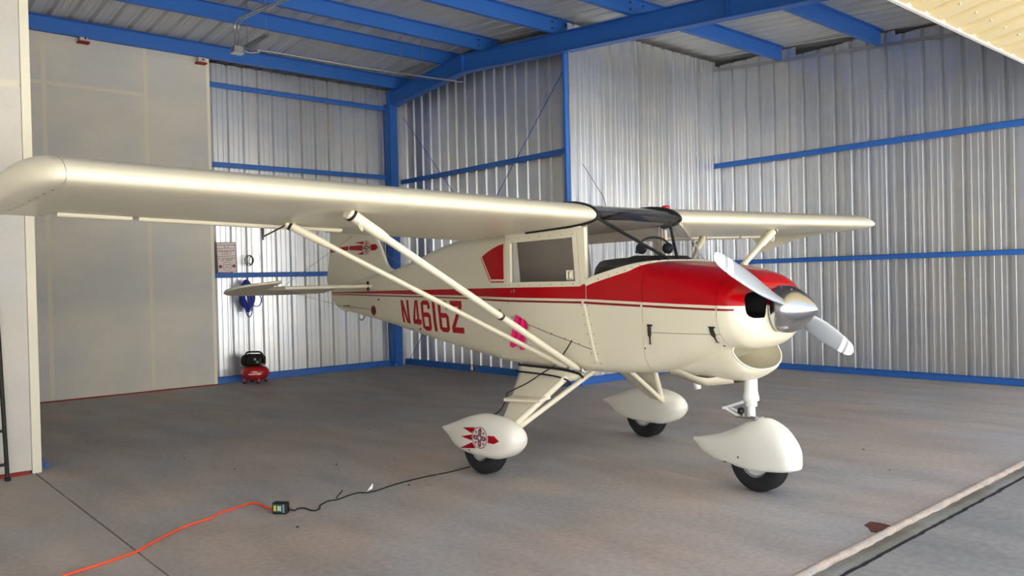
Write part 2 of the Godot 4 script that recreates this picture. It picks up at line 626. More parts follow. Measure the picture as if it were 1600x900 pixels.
	obj("sole_plate", bt, M["red_primer"], dw, "thin red base strip")
	var dn := setting("wall_front_left", "white drywall end wall beside the wing tip", "wall")
	for r in [[0.03, 3.21], [3.21, 5.1]]:
		for c in [[3.585, 4.80], [4.80, 6.7]]:
			var mb := MB.new()
			box(mb, Vector3(-2.76, (r[0] + r[1]) * 0.5, (c[0] + c[1]) * 0.5), Vector3(0.02, r[1] - r[0] - 0.002, c[1] - c[0] - 0.002), 0.002)
			obj("drywall_board", mb, M["drywall"], dn)
	var eb := MB.new()
	box(eb, Vector3(-2.82, 2.55, 3.548), Vector3(0.15, 5.1, 0.07), 0.004)
	obj("end_board", eb, M["board_edge"], dn, "cream painted end board")
	var tp := MB.new()
	box(tp, Vector3(-2.7492, 3.21, 5.0), Vector3(0.0012, 0.06, 2.8))
	obj("joint_tape", tp, M["tape"], dn, "cream joint tape")
	bt = MB.new()
	box(bt, Vector3(-2.757, 0.014, 5.1), Vector3(0.03, 0.026, 3.0), 0.002)
	obj("sole_plate", bt, M["red_primer"], dn, "thin red base strip")
	# walls of this bay that the photograph does not look at
	var hid := setting("wall_near_side", "drywall side walls on the near side of the bay", "wall")
	for q in [[Vector3(-5.1, 2.6, 3.62), Vector3(4.5, 5.2, 0.02)], [Vector3(0.05, 2.4, 6.72), Vector3(5.6, 4.8, 0.02)]]:
		var mb := MB.new()
		box(mb, q[0], q[1])
		obj("drywall_board", mb, M["drywall"], hid)
	# the outside shell of the building, beyond the neighbouring bays
	var sh := setting("wall_outer", "outer steel shell of the hangar row", "wall")
	for q in [[Vector3(-13.5, 2.4, 0), Vector3(0.04, 4.8, 20.9)], [Vector3(-5.3, 2.6, -10.45), Vector3(16.4, 5.2, 0.04)], [Vector3(-5.3, 2.6, 10.45), Vector3(16.4, 5.2, 0.04)],
			[Vector3(2.85, 2.25, -8.6), Vector3(0.06, 4.5, 3.7)], [Vector3(2.85, 2.25, 8.6), Vector3(0.06, 4.5, 3.7)], [Vector3(2.85, 4.42, 0), Vector3(0.06, 0.5, 13.6)]]:
		var mb := MB.new()
		box(mb, q[0], q[1])
		obj("shell_wall", mb, M["neighbour"], sh)

	# roof
	var ce := setting("ceiling", "ribbed steel roof on blue purlins and a blue rafter", "ceiling")
	for side in 2:
		var x_far := 3.15 if side == 0 else -13.6
		var run := absf(x_far - RIDGE)
		var dir := Vector3(x_far - RIDGE, roof_low(x_far) - roof_low(RIDGE), 0)
		var yax := dir.normalized()
		var k := 0
		var z := -10.6
		while z < 10.6:
			var w := PITCH * 4.0
			var o := obj("roof_sheet", sheet(w, dir.length()), M["roof_steel"], ce)
			# inside face (local +z) looks down
			var zax := Vector3(0, 0, -1).cross(yax) if side == 0 else Vector3(0, 0, 1).cross(yax)
			if zax.y > 0.0:
				zax = -zax
			var xax := yax.cross(zax)
			o.transform = Transform3D(Basis(xax, yax, zax), Vector3(RIDGE, roof_low(RIDGE), z + (w if xax.z < 0.0 else 0.0)))
			z += w
			k += 1
	var cap := MB.new()
	box(cap, Vector3(RIDGE, roof_low(RIDGE) + 0.045, 0), Vector3(0.5, 0.02, 21.2))
	obj("ridge_cap", cap, M["neighbour"], ce)
	for px in [-10.2, -8.8, -7.33, -5.86, -4.86, -3.22, -1.80, -0.25, 1.28, 2.72]:
		var pm := MB.new()
		var yb := rafter_top(px)
		var z_lo := -6.67 if px > -3.1 else -3.42         # those behind the step wall end at the rafter
		var pl := 6.57 - z_lo
		var pz := (6.57 + z_lo) * 0.5
		box(pm, Vector3(px, yb + 0.1, pz), Vector3(0.008, 0.2, pl), 0.0)
		box(pm, Vector3(px - 0.03, yb + 0.005, pz), Vector3(0.066, 0.008, pl), 0.002)
		box(pm, Vector3(px + 0.03, yb + 0.196, pz), Vector3(0.066, 0.008, pl), 0.0)
		box(pm, Vector3(px - 0.062, yb + 0.015, pz), Vector3(0.006, 0.028, pl), 0.0)
		obj("purlin", pm, M["blue_steel"], ce, "blue painted steel purlin")
		for bz in [-3.28, -3.02]:
			for by in [0.055, 0.145]:
				var bo := MB.new()
				lathe(bo, [Vector2(0.0, 0.012), Vector2(0.012, 0.012), Vector2(0.013, 0.0)], Transform3D(Basis(Vector3(0, 1, 0), Vector3(1, 0, 0), Vector3(0, 0, -1)), Vector3(px + 0.004, yb + by, bz)), 6)
				if px > -5.0 and px < 2.0:
					obj("bolt", bo, M["black"], ce)
	for rz in [-3.15]:
		var rm := MB.new()
		for seg in [[-13.3, RIDGE], [RIDGE, 2.8]]:
			var a := Vector3(seg[0], rafter_top(seg[0]) - 0.14, rz)
			var b := Vector3(seg[1], rafter_top(seg[1]) - 0.14, rz)
			var d := (b - a)
			var bs := Basis(d.normalized(), Vector3(0, 0, 1).cross(d.normalized()), Vector3(0, 0, 1))
			var c := (a + b) * 0.5
			box(rm, c, Vector3(d.length(), 0.27, 0.008), 0.0, bs)
			box(rm, c - bs.y * 0.136, Vector3(d.length(), 0.010, 0.15), 0.002, bs)
			box(rm, c + bs.y * 0.136, Vector3(d.length(), 0.010, 0.15), 0.002, bs)
		obj("rafter", rm, M["blue_steel"], ce, "deep blue steel rafter beam")
		for sx in [RIDGE, -0.42, -7.6]:
			var sm := MB.new()
			box(sm, Vector3(sx, rafter_top(sx) - 0.14, rz), Vector3(0.014, 0.265, 0.145), 0.002)
			obj("stiffener", sm, M["blue_steel"], ce, "blue web stiffener plate")
	# columns
	var co := thing("corner_column", "blue steel column in the back corner behind the tail", "column", Vector3(-7.52, 0, -3.08), "")
	co.set_meta("kind", "structure")
	var cm := MB.new()
	box(cm, Vector3(0, 2.37, 0.07), Vector3(0.16, 4.72, 0.008))
	box(cm, Vector3(0, 2.37, -0.07), Vector3(0.16, 4.72, 0.008))
	box(cm, Vector3(0.0, 2.37, 0), Vector3(0.008, 4.72, 0.135))
	box(cm, Vector3(0.085, 2.37, -0.02), Vector3(0.012, 4.72, 0.16), 0.002)
	obj("shaft", cm, M["blue_steel"], co)
	cm = MB.new()
	box(cm, Vector3(0.04, 0.008, 0), Vector3(0.28, 0.016, 0.24), 0.003)
	obj("base_plate", cm, M["blue_steel"], co)
	for q in [[0.13, 0.08], [0.13, -0.08]]:
		cm = MB.new()
		lathe(cm, [Vector2(0.0, 0.03), Vector2(0.014, 0.03), Vector2(0.014, 0.0)], Transform3D(Basis.IDENTITY, Vector3(q[0], 0.016, q[1])), 8)
		obj("anchor_bolt", cm, M["steel"], co)
	var c2 := thing("step_column", "blue steel column between grey side wall and bright step wall", "column", Vector3(-3.06, 0, -3.10))
	c2.set_meta("kind", "structure")
	cm = MB.new()
	box(cm, Vector3(0.0, 2.33, 0.0), Vector3(0.045, 4.66, 0.075), 0.003)
	obj("shaft", cm, M["blue_steel"], c2)
	cm = MB.new()
	box(cm, Vector3(0.0, 0.008, 0), Vector3(0.24, 0.016, 0.2), 0.003)
	obj("base_plate", cm, M["blue_steel"], c2)
	var r1 := MB.new()
	tube(r1, [Vector3(-3.20, 4.64, -3.33), Vector3(-7.44, 0.10, -3.33)], 0.006, 8)
	tag(obj("brace_rod", r1, M["blue_steel"]), "thin blue brace rod running down to the corner column's foot", "rod", "")
	var r2 := MB.new()
	tube(r2, [Vector3(-7.42, 4.52, -3.30), Vector3(-3.20, 0.16, -3.30)], 0.006, 8)
	tag(obj("brace_rod", r2, M["blue_steel"]), "thin blue brace rod running down from the corner column's top", "rod", "")

	# folded door overhead
	var dr := setting("door_1", "cream ribbed steel bifold door folded open overhead", "door")
	var a := deg_to_rad(12.0)
	var bx := Vector3(cos(a), sin(a), 0)
	var k := 0
	var z0 := -6.3
	var e0 := Vector3(2.56, 3.30, 0)
	while z0 < 6.2:
		var w := 0.9
		var o := obj("door_sheet", sheet(w, 1.95, 0.30, 0.055, 0.0, 0.075), M["door_cream"], dr)
		var zax := Vector3(sin(a), -cos(a), 0)
		o.transform = Transform3D(Basis(bx.cross(zax), bx, zax), Vector3(e0.x, e0.y, z0 + (w if bx.cross(zax).z < 0.0 else 0.0)) + Vector3(0, 0.03 * (-z0 / 6.0), 0))
		for s in 3:
			var sc := MB.new()
			lathe(sc, [Vector2(0.0, 0.008), Vector2(0.008, 0.006), Vector2(0.010, 0.0)], Transform3D(Basis(Vector3(1, 0, 0), Vector3(0, -1, 0), Vector3(0, 0, -1)).rotated(Vector3(0, 0, 1), a), Vector3(e0.x + 0.2 * cos(a), e0.y + 0.2 * sin(a) + 0.03 * (-z0 / 6.0) - 0.001, z0 + 0.09 + s * 0.3)), 8)
			if z0 > -5.0 and z0 < 1.0:
				obj("screw", sc, M["flashing"], dr)
		z0 += w
		k += 1
	var tb := Basis(Vector3(0, 0, 1), a) * Basis(Vector3(1, 0, 0), 0.005)
	var dm := MB.new()
	box(dm, e0 + Vector3(-0.012, 0.02, 0), Vector3(0.03, 0.06, 12.6), 0.004, tb)
	obj("edge_flashing", dm, M["flashing"], dr, "pale metal flashing along the door's bottom edge")
	dm = MB.new()
	box(dm, e0 + Vector3(-0.05, 0.035, 0), Vector3(0.045, 0.02, 12.6), 0.004, tb)
	obj("bottom_seal", dm, M["rubber"], dr, "dark rubber bottom seal")
	dm = MB.new()
	var f0 := e0 + bx * 1.95
	box(dm, (f0 + Vector3(2.9, 4.2, 0)) * 0.5, Vector3((f0 - Vector3(2.9, 4.2, 0)).length(), 0.04, 12.6), 0.0, Basis(Vector3(0, 0, 1), atan2(f0.y - 4.2, f0.x - 2.9)))
	obj("upper_leaf", dm, M["door_cream"], dr)

# ---------------------------------------------------------------- bodies lofted along x
# rows: x, half width, bottom, widest height, top, roundness above, roundness below
const FUS := [
	[-3.70, 0.035, 1.170, 1.33, 1.520, 4.0, 4.0], [-2.75, 0.155, 1.065, 1.36, 1.630, 5.0, 6.0], [-2.20, 0.215, 0.990, 1.38, 1.725, 5.0, 6.0],
	[-1.60, 0.285, 0.912, 1.40, 1.860, 5.0, 7.0], [-1.00, 0.360, 0.848, 1.40, 1.930, 6.0, 8.0], [-0.30, 0.470, 0.795, 1.40, 1.950, 8.0, 10.0],
	[0.20, 0.500, 0.785, 1.38, 1.950, 8.0, 10.0], [0.66, 0.500, 0.782, 1.32, 1.640, 6.5, 9.0], [1.05, 0.500, 0.795, 1.30, 1.630, 6.0, 7.0], [1.21, 0.500, 0.805, 1.30, 1.620, 4.8, 5.0],
	[1.52, 0.495, 0.890, 1.29, 1.590, 3.8, 3.6], [1.78, 0.478, 0.985, 1.28, 1.540, 3.0, 2.7], [1.87, 0.455, 1.000, 1.275, 1.508, 2.7, 2.5],
	[1.935, 0.400, 1.040, 1.27, 1.462, 2.5, 2.4], [1.968, 0.310, 1.090, 1.268, 1.415, 2.4, 2.3], [1.978, 0.200, 1.140, 1.268, 1.385, 2.2, 2.2]]
const PANT := [
	[-0.545, 0.012, 0.285, 0.295, 0.305, 2.0, 2.0], [-0.43, 0.045, 0.236, 0.28, 0.343, 2.0, 2.5], [-0.30, 0.078, 0.170, 0.26, 0.388, 2.2, 3.0],
	[-0.12, 0.105, 0.148, 0.26, 0.445, 2.2, 4.0], [0.035, 0.116, 0.142, 0.27, 0.473, 2.2, 4.0], [0.20, 0.120, 0.148, 0.28, 0.466, 2.2, 4.0],
	[0.32, 0.110, 0.182, 0.29, 0.440, 2.2, 3.0], [0.40, 0.085, 0.232, 0.305, 0.400, 2.1, 2.2], [0.44, 0.045, 0.280, 0.315, 0.350, 2.0, 2.0], [0.452, 0.008, 0.312, 0.316, 0.320, 2.0, 2.0]]
const NOSE_PANT := [
	[1.255, 0.012, 0.285, 0.295, 0.305, 2.0, 2.0], [1.36, 0.040, 0.205, 0.28, 0.328, 2.0, 2.5], [1.48, 0.062, 0.170, 0.275, 0.360, 2.2, 4.0], [1.60, 0.085, 0.155, 0.27, 0.408, 2.2, 5.0],
	[1.75, 0.113, 0.152, 0.28, 0.490, 2.2, 6.0], [1.87, 0.122, 0.158, 0.28, 0.515, 2.2, 7.0], [1.98, 0.120, 0.168, 0.28, 0.472, 2.2, 7.0],
	[2.05, 0.106, 0.178, 0.27, 0.395, 2.2, 7.0], [2.085, 0.080, 0.186, 0.25, 0.325, 2.2, 7.0], [2.098, 0.040, 0.190, 0.235, 0.275, 2.2, 6.0]]
const SCOOP := [
	[1.20, 0.26, 0.800, 0.86, 0.95, 3.0, 3.0], [1.34, 0.28, 0.782, 0.88, 1.00, 3.0, 3.0], [1.50, 0.295, 0.766, 0.93, 1.02, 3.0, 2.6], [1.64, 0.300, 0.759, 0.95, 1.03, 3.0, 2.4],
	[1.74, 0.300, 0.765, 0.96, 1.04, 3.0, 2.3], [1.81, 0.297, 0.790, 0.97, 1.04, 3.0, 2.2], [1.855, 0.292, 0.825, 0.98, 1.04, 3.0, 2.2], [1.875, 0.285, 0.852, 0.98, 1.04, 3.0, 2.2]]

func sect(tab: Array, x: float) -> Array:
	var i := 0
	while i < tab.size() - 2 and x > tab[i + 1][0]:
		i += 1
	var a: Array = tab[i]
	var b: Array = tab[i + 1]
	var p: Array = tab[maxi(i - 1, 0)]
	var q: Array = tab[mini(i + 2, tab.size() - 1)]
	var d: float = b[0] - a[0]
	var t := clampf((x - a[0]) / d, 0.0, 1.0)
	var out := []
	for k in range(1, 7):
		var m0 := 0.0
		var m1 := 0.0
		var s1: float = (b[k] - a[k]) / d
		var s0: float = s1 if i == 0 else (a[k] - p[k]) / (a[0] - p[0])
		var s2: float = s1 if i == tab.size() - 2 else (q[k] - b[k]) / (q[0] - b[0])
		if s0 * s1 > 0.0:
			m0 = 2.0 * s0 * s1 / (s0 + s1)
		if s1 * s2 > 0.0:
			m1 = 2.0 * s1 * s2 / (s1 + s2)
		if i == 0:
			m0 = s1
		if i == tab.size() - 2:
			m1 = s1
		var t2 := t * t
		var t3 := t2 * t
		out.append(a[k] * (2 * t3 - 3 * t2 + 1) + b[k] * (3 * t2 - 2 * t3) + d * (m0 * (t3 - 2 * t2 + t) + m1 * (t3 - t2)))
	return out

func body_pt(tab: Array, x: float, phi: float) -> Vector3:
	var s := sect(tab, x)
	var sn := sin(phi)
	var cs := maxf(cos(phi), 0.0)
	var n: float = s[4] if sn >= 0.0 else s[5]
	var h: float = (s[3] - s[2]) if sn >= 0.0 else (s[2] - s[1])
	return Vector3(x, s[2] + signf(sn) * h * pow(absf(sn), 2.0 / n), s[0] * pow(cs, 2.0 / n))

func body_z(tab: Array, x: float, y: float) -> float:
	var s := sect(tab, x)
	var t: float
	var n: float
	if y >= s[2]:
		t = (y - s[2]) / (s[3] - s[2]); n = s[4]
	else:
		t = (s[2] - y) / (s[2] - s[1]); n = s[5]
	return s[0] * pow(maxf(1.0 - pow(minf(t, 1.0), n), 0.0), 1.0 / n)

func phi_at(tab: Array, x: float, y: float) -> float:
	var s := sect(tab, x)
	if y >= s[2]:
		return asin(pow(clampf((y - s[2]) / (s[3] - s[2]), 0.0, 1.0), s[4] * 0.5))
	return -asin(pow(clampf((s[2] - y) / (s[2] - s[1]), 0.0, 1.0), s[5] * 0.5))

func ring_of(tab: Array, x: float, cz := 0.0, per := 22, grow := 0.0) -> PackedVector3Array:
	var out := PackedVector3Array()
	for k in per + 1:
		var p := body_pt(tab, x, lerpf(-PI / 2, PI / 2, float(k) / per))
		out.append(Vector3(x, p.y, cz + p.z + (grow if p.z > 0.01 else 0.0)))
	for k in range(per - 1, 0, -1):
		var p := body_pt(tab, x, lerpf(-PI / 2, PI / 2, float(k) / per))
		out.append(Vector3(x, p.y, cz - p.z - (grow if p.z > 0.01 else 0.0)))
	return out

func body(tab: Array, x0: float, x1: float, steps: int, cz := 0.0, per := 22, grow := 0.0, cap0 := false, cap1 := false) -> MB:
	var mb := MB.new()
	var rows := []
	for i in steps + 1:
		rows.append(ring_of(tab, lerpf(x0, x1, float(i) / steps), cz, per, grow))
	grid(mb, rows, true, false)
	if cap0:
		fan(mb, rows[0], Vector3(-1, 0, 0))
	if cap1:
		fan(mb, rows[-1], Vector3(1, 0, 0))
	return mb

func patch(polys: Array, zf: Callable, off: float, side := 1.0, step := 0.08, rim := 0.0) -> MB:
	# flat shapes given in (x, y) laid on the side of a body whose side stands at z = zf(x, y)
	var mb := MB.new()
	for poly in polys:
		var pl: PackedVector2Array = PackedVector2Array(poly)
		var r := Rect2(pl[0], Vector2.ZERO)
		for p in pl:
			r = r.expand(p)
		var nx := maxi(1, int(ceil(r.size.x / step)))
		var ny := maxi(1, int(ceil(r.size.y / step)))
		for i in nx:
			for j in ny:
				var a := r.position + Vector2(r.size.x * i / nx, r.size.y * j / ny)
				var b := r.position + Vector2(r.size.x * (i + 1) / nx, r.size.y * (j + 1) / ny)
				var cells := [pl] if nx * ny == 1 else Geometry2D.intersect_polygons(pl, PackedVector2Array([a, Vector2(b.x, a.y), b, Vector2(a.x, b.y)]))
				for cell in cells:
					var tr := Geometry2D.triangulate_polygon(cell)
					for t in range(0, tr.size(), 3):
						var v := []
						var n := []
						for k in 3:
							var q: Vector2 = cell[tr[t + k]]
							var z: float = zf.call(q.x, q.y)
							var dx: float = (zf.call(q.x + 0.004, q.y) - zf.call(q.x - 0.004, q.y)) / 0.008
							var dy: float = (zf.call(q.x, q.y + 0.004) - zf.call(q.x, q.y - 0.004)) / 0.008
							var nn := Vector3(-dx, -dy, 1).normalized()
							var p := Vector3(q.x, q.y, z) + nn * off
							v.append(Vector3(p.x, p.y, p.z * side))
							n.append(Vector3(nn.x, nn.y, nn.z * side))
						mb.trin(v[0], v[1], v[2], n[0], n[1], n[2])
		if rim > 0.0:
			# the edge of a sheet that has thickness
			for i in pl.size():
				var a: Vector2 = pl[i]
				var b: Vector2 = pl[(i + 1) % pl.size()]
				var cnt := maxi(1, int(ceil(a.distance_to(b) / step)))
				var cen := r.get_center()
				for k in cnt:
					var e := [a.lerp(b, float(k) / cnt), a.lerp(b, float(k + 1) / cnt)]
					var q := []
					for p in e:
						var z: float = zf.call(p.x, p.y)
						q.append(Vector3(p.x, p.y, (z + off) * side))
						q.append(Vector3(p.x, p.y, (z + off - rim) * side))
					var o: Vector2 = (e[0] + e[1]) * 0.5 - cen
					mb.quad(q[0], q[2], q[3], q[1], Vector3(o.x, o.y, 0))
	return mb

func band(top: Array, low: Array) -> PackedVector2Array:
	var p := PackedVector2Array()
	for q in top:
		p.append(q)
	for i in range(low.size() - 1, -1, -1):
		p.append(low[i])
	return p

func poly_at(pts: Array, x: float) -> float:
	if x <= pts[0].x:
		return pts[0].y
	for i in pts.size() - 1:
		if x <= pts[i + 1].x:
			return lerpf(pts[i].y, pts[i + 1].y, (x - pts[i].x) / (pts[i + 1].x - pts[i].x))
	return pts[-1].y

func part_of_line(pts: Array, x0: float, x1: float) -> Array:
	var out := [Vector2(x0, poly_at(pts, x0))]
	for p in pts:
		if p.x > x0 + 0.01 and p.x < x1 - 0.01:
			out.append(p)
	out.append(Vector2(x1, poly_at(pts, x1)))
	return out

# paint lines along the fuselage side: red band top and bottom, thin dark line top and bottom
const LU := [Vector2(-3.7, 1.411), Vector2(-2.67, 1.422), Vector2(-1.39, 1.433), Vector2(-0.317, 1.442), Vector2(0.60, 1.446), Vector2(0.67, 1.475)]
const L1 := [Vector2(-3.7, 1.397), Vector2(-2.73, 1.391), Vector2(-1.86, 1.381), Vector2(-1.16, 1.376), Vector2(-0.87, 1.370), Vector2(-0.317, 1.361), Vector2(0.618, 1.350), Vector2(1.457, 1.318), Vector2(1.703, 1.310), Vector2(1.98, 1.300)]
const L2 := [Vector2(-3.7, 1.384), Vector2(-2.73, 1.374), Vector2(-1.75, 1.364), Vector2(-1.08, 1.356), Vector2(-0.32, 1.340), Vector2(0.618, 1.331), Vector2(1.457, 1.299), Vector2(1.86, 1.285)]
const L3 := [Vector2(-3.7, 1.3730), Vector2(-2.73, 1.3620), Vector2(-1.75, 1.3520), Vector2(-1.08, 1.3440), Vector2(-0.32, 1.3240), Vector2(0.618, 1.3150), Vector2(1.457, 1.2840), Vector2(1.86, 1.2710)]

func fus_z(x: float, y: float) -> float:
	return body_z(FUS, x, y)

# ---------------------------------------------------------------- wing
const AF_UP := [[1.0, 0.004], [0.95, 0.017], [0.9, 0.028], [0.8, 0.052], [0.7, 0.0735], [0.6, 0.0915], [0.5, 0.105], [0.4, 0.114], [0.3, 0.117], [0.2, 0.1136], [0.14, 0.1055], [0.1, 0.096], [0.07, 0.0865], [0.05, 0.079], [0.025, 0.065], [0.0125, 0.0545], [0.004, 0.0445], [0.0, 0.035]]
const AF_LO := [[0.004, 0.0262], [0.0125, 0.0193], [0.025, 0.0147], [0.05, 0.0093], [0.1, 0.0042], [0.2, 0.0003], [0.3, 0.0], [0.5, 0.0], [0.7, 0.0], [0.8, 0.0], [0.9, 0.0], [0.95, 0.0], [1.0, 0.0]]
const LE_X := 0.80
const CHORD := 1.60

func wing_pt(z: float, c: float, yc: float) -> Vector3:
	var inc := lerpf(0.033, 0.004, clampf((z - 0.5) / 3.6, 0.0, 1.0))
	return Vector3(LE_X - c * CHORD, 1.913 + 0.01745 * z + yc * CHORD - inc * c * CHORD, z)

func wing_ring(z: float, c0 := 0.0, c1 := 1.0) -> PackedVector3Array:
	# the section between two chord shares
	var up := []
	var lo := []
	for p in AF_UP:
		if p[0] <= c1 + 1e-6 and p[0] >= c0 - 1e-6:
			up.append(p)
	for p in AF_LO:
		if p[0] <= c1 + 1e-6 and p[0] >= c0 - 1e-6:
			lo.append(p)
	var out := PackedVector3Array()
	for p in up:
		out.append(wing_pt(z, p[0], p[1]))
	for p in lo:
		out.append(wing_pt(z, p[0], p[1]))
	return out

func mirrored(mb: MB, side: float) -> MB:
	if side > 0.0:
		return mb
	return mb.xf(Transform3D(Basis(Vector3(1, 0, 0), Vector3(0, 1, 0), Vector3(0, 0, -1)), Vector3.ZERO))

func build_wing(plane: Node3D, side: float) -> void:
	var mb := MB.new()
	var rows := []
	for z in [0.5, 0.9, 1.3, 1.6, 1.9]:
		rows.append(wing_ring(z))
	grid(mb, rows, true, false)
	rows = []
	for z in [1.9, 2.4, 2.9, 3.4, 3.84]:
		rows.append(wing_ring(z, 0.0, 0.8))
	grid(mb, rows, true, false)
	rows = []
	for z in [3.84, 4.05]:
		rows.append(wing_ring(z))
	grid(mb, rows, true, false)
	# faces that close the aileron bay
	for z in [1.9, 3.84]:
		fan(mb, wing_ring(z, 0.8, 1.0), Vector3(0, 0, 1))
	var w := obj("wing", mirrored(mb, side), M["cream"], plane, "cream fabric covered wing")
	# tip
	mb = MB.new()
	rows = []
	for i in 13:
		var tau := deg_to_rad(90.0 * i / 12.0)
		var g := 1.0 - cos(tau)
		var line := PackedVector3Array()
		for p in AF_UP + AF_LO:
			var q := wing_pt(4.052, p[0], p[1])
			var mid := wing_pt(4.052, p[0], 0.03)
			var x := lerpf(LE_X - 0.70 * g, LE_X - CHORD + 0.07 * g, p[0])
			var y: float = mid.y + (q.y - mid.y) * maxf(sqrt(1.0 - g), 0.06) + 0.035 * g * (1.0 - p[0]) - 0.25 * g * (0.02 + 0.98 * p[0])
			line.append(Vector3(x, y, 4.052 + 0.175 * sin(tau)))
		rows.append(line)
	grid(mb, rows, true, false)
	fan(mb, rows[-1], Vector3(0, 0, 1))
	obj("wing_tip", mirrored(mb, side), M["cream"], w, "rounded drooped wing tip")
	for i in 7:
		var sc := MB.new()
		var sp := wing_pt(4.07, 0.12 + 0.11 * i, 0.0)
		lathe(sc, [Vector2(0.0, 0.003), Vector2(0.005, 0.002), Vector2(0.006, 0.0)], Transform3D(Basis(Vector3(1, 0, 0), Vector3(0, -1, 0), Vector3(0, 0, -1)), sp + Vector3(0, 0.0, 0)), 8)
		obj("screw", mirrored(sc, side), M["latch_steel"], w)
	# aileron with a rounded nose, hanging a little below the wing
	for seg in [[1.92, 3.36], [3.40, 3.82]]:
		var am := MB.new()
		var lift := 0.055 if side > 0.0 else 0.0      # the near aileron stands a little up
		rows = []
		for k in 5:
			var z: float = lerpf(seg[0], seg[1], k / 4.0)
			var line := PackedVector3Array()
			var top := wing_pt(z, 0.82, 0.045)
			var bot := wing_pt(z, 0.82, 0.0)
			line.append(wing_pt(z, 1.0, 0.004) + Vector3(0, -0.018 + lift, 0))
			line.append(wing_pt(z, 0.92, 0.0215) + Vector3(0, -0.01 + lift * 0.5, 0))
			for q in 9:
				var a := deg_to_rad(80.0 - 160.0 * q / 8.0)
				line.append((top + bot) * 0.5 + Vector3(0.028 * cos(a), (top.y - bot.y + 0.012) * 0.5 * sin(a) - 0.018, 0))
			line.append(wing_pt(z, 0.92, -0.002) + Vector3(0, -0.016 + lift * 0.5, 0))
			line.append(wing_pt(z, 1.0, 0.0) + Vector3(0, -0.02 + lift, 0))
			rows.append(line)
		grid(am, rows, true, false)
		fan(am, rows[0], Vector3(0, 0, -1))
		fan(am, rows[-1], Vector3(0, 0, 1))
		obj("aileron", mirrored(am, side), M["cream"], w)
	# control horn under the aileron
	var hm := MB.new()
	prism(hm, PackedVector2Array([Vector2(-0.02, 0.0), Vector2(0.02, 0.0), Vector2(0.008, -0.10), Vector2(-0.008, -0.10)]), -0.004, 0.004, Transform3D(Basis.IDENTITY, wing_pt(2.52, 0.84, -0.002)))
	tube(hm, [wing_pt(2.52, 0.84, -0.05), wing_pt(2.44, 0.70, -0.004)], 0.006, 8)
	obj("control_horn", mirrored(hm, side), M["latch_steel"], w, "aileron control horn and push rod")
	# root end and its black seal
	var rm := MB.new()
	fan(rm, wing_ring(0.5), Vector3(0, 0, -1))
	obj("root_rib", mirrored(rm, side), M["root_grey"], w, "grey wing root rib")
	var sm := MB.new()
	var loop := []
	for p in wing_ring(0.503, 0.0, 0.6):
		loop.append(p)
	tube(sm, loop, 0.015, 8)
	obj("root_seal", mirrored(sm, side), M["rubber"], w, "black rubber seal around the wing root")
	# struts
	for st in [[Vector3(0.56, 0.80, 0.49), Vector3(0.50, 1.953, 2.45), 0.033, "front"], [Vector3(0.42, 0.81, 0.485), Vector3(-0.35, 1.943, 2.45), 0.026, "rear"]]:
		var a: Vector3 = st[0]
		var b: Vector3 = st[1]
		var r: float = st[2]
		var dm := MB.new()
		tube(dm, [a, a.lerp(b, 0.03), a.lerp(b, 0.93)], [r * 0.55, r, r], 16, 0.72, Vector3(1, 0, 0))
		var so := obj("wing_strut", mirrored(dm, side), M["cream"], plane, "cream streamlined %s wing strut" % st[3])
		var cm := MB.new()
		tube(cm, [a.lerp(b, 0.86), a.lerp(b, 0.88), a.lerp(b, 0.995)], [r * 1.12, r * 1.35, r * 1.5], 16, 0.75, Vector3(1, 0, 0))
		obj("strut_cuff", mirrored(cm, side), M["cream"], so, "cream cuff at the strut's upper end")
		cm = MB.new()
		tube(cm, [a.lerp(b, 0.978), a.lerp(b, 0.986)], r * 1.58, 16, 0.8, Vector3(1, 0, 0))
		obj("cuff_seal", mirrored(cm, side), M["rubber"], so, "black rubber cuff seal")
		cm = MB.new()
		box(cm, a + Vector3(0.02, -0.005, 0.0), Vector3(0.09, 0.022, 0.03), 0.004)
		lathe(cm, [Vector2(0, 0.02), Vector2(0.012, 0.02), Vector2(0.012, -0.02), Vector2(0, -0.02)], Transform3D(Basis.IDENTITY, a + Vector3(0.05, 0.0, 0.02)), 8)
		obj("strut_fitting", mirrored(cm, side), M["steel"], so, "steel strut fitting at the fuselage")
		if st[3] == "front":
			cm = MB.new()
			var rp := []
			var rc := a.lerp(b, 0.945) + Vector3(0.03, -0.03, 0.03)
			for k in 17:
				rp.append(rc + Vector3(cos(TAU * k / 16.0) * 0.012, sin(TAU * k / 16.0) * 0.026, sin(TAU * k / 16.0) * 0.012))
			tube(cm, rp, 0.005, 6)
			obj("tie_down_ring", mirrored(cm, side), M["cream"], so)
			if side > 0.0:
				cm = MB.new()
				var cp := a.lerp(b, 0.385)
				tube(cm, [cp, cp + (b - a).normalized() * 0.02], r * 1.1, 16, 0.75, Vector3(1, 0, 0))
				tube(cm, [cp + Vector3(0.0, 0.02, 0.01), cp + Vector3(-0.01, 0.055, 0.01)], 0.008, 8)
				obj("step_clamp", cm, M["latch_steel"], so, "dark metal clamp on the strut")

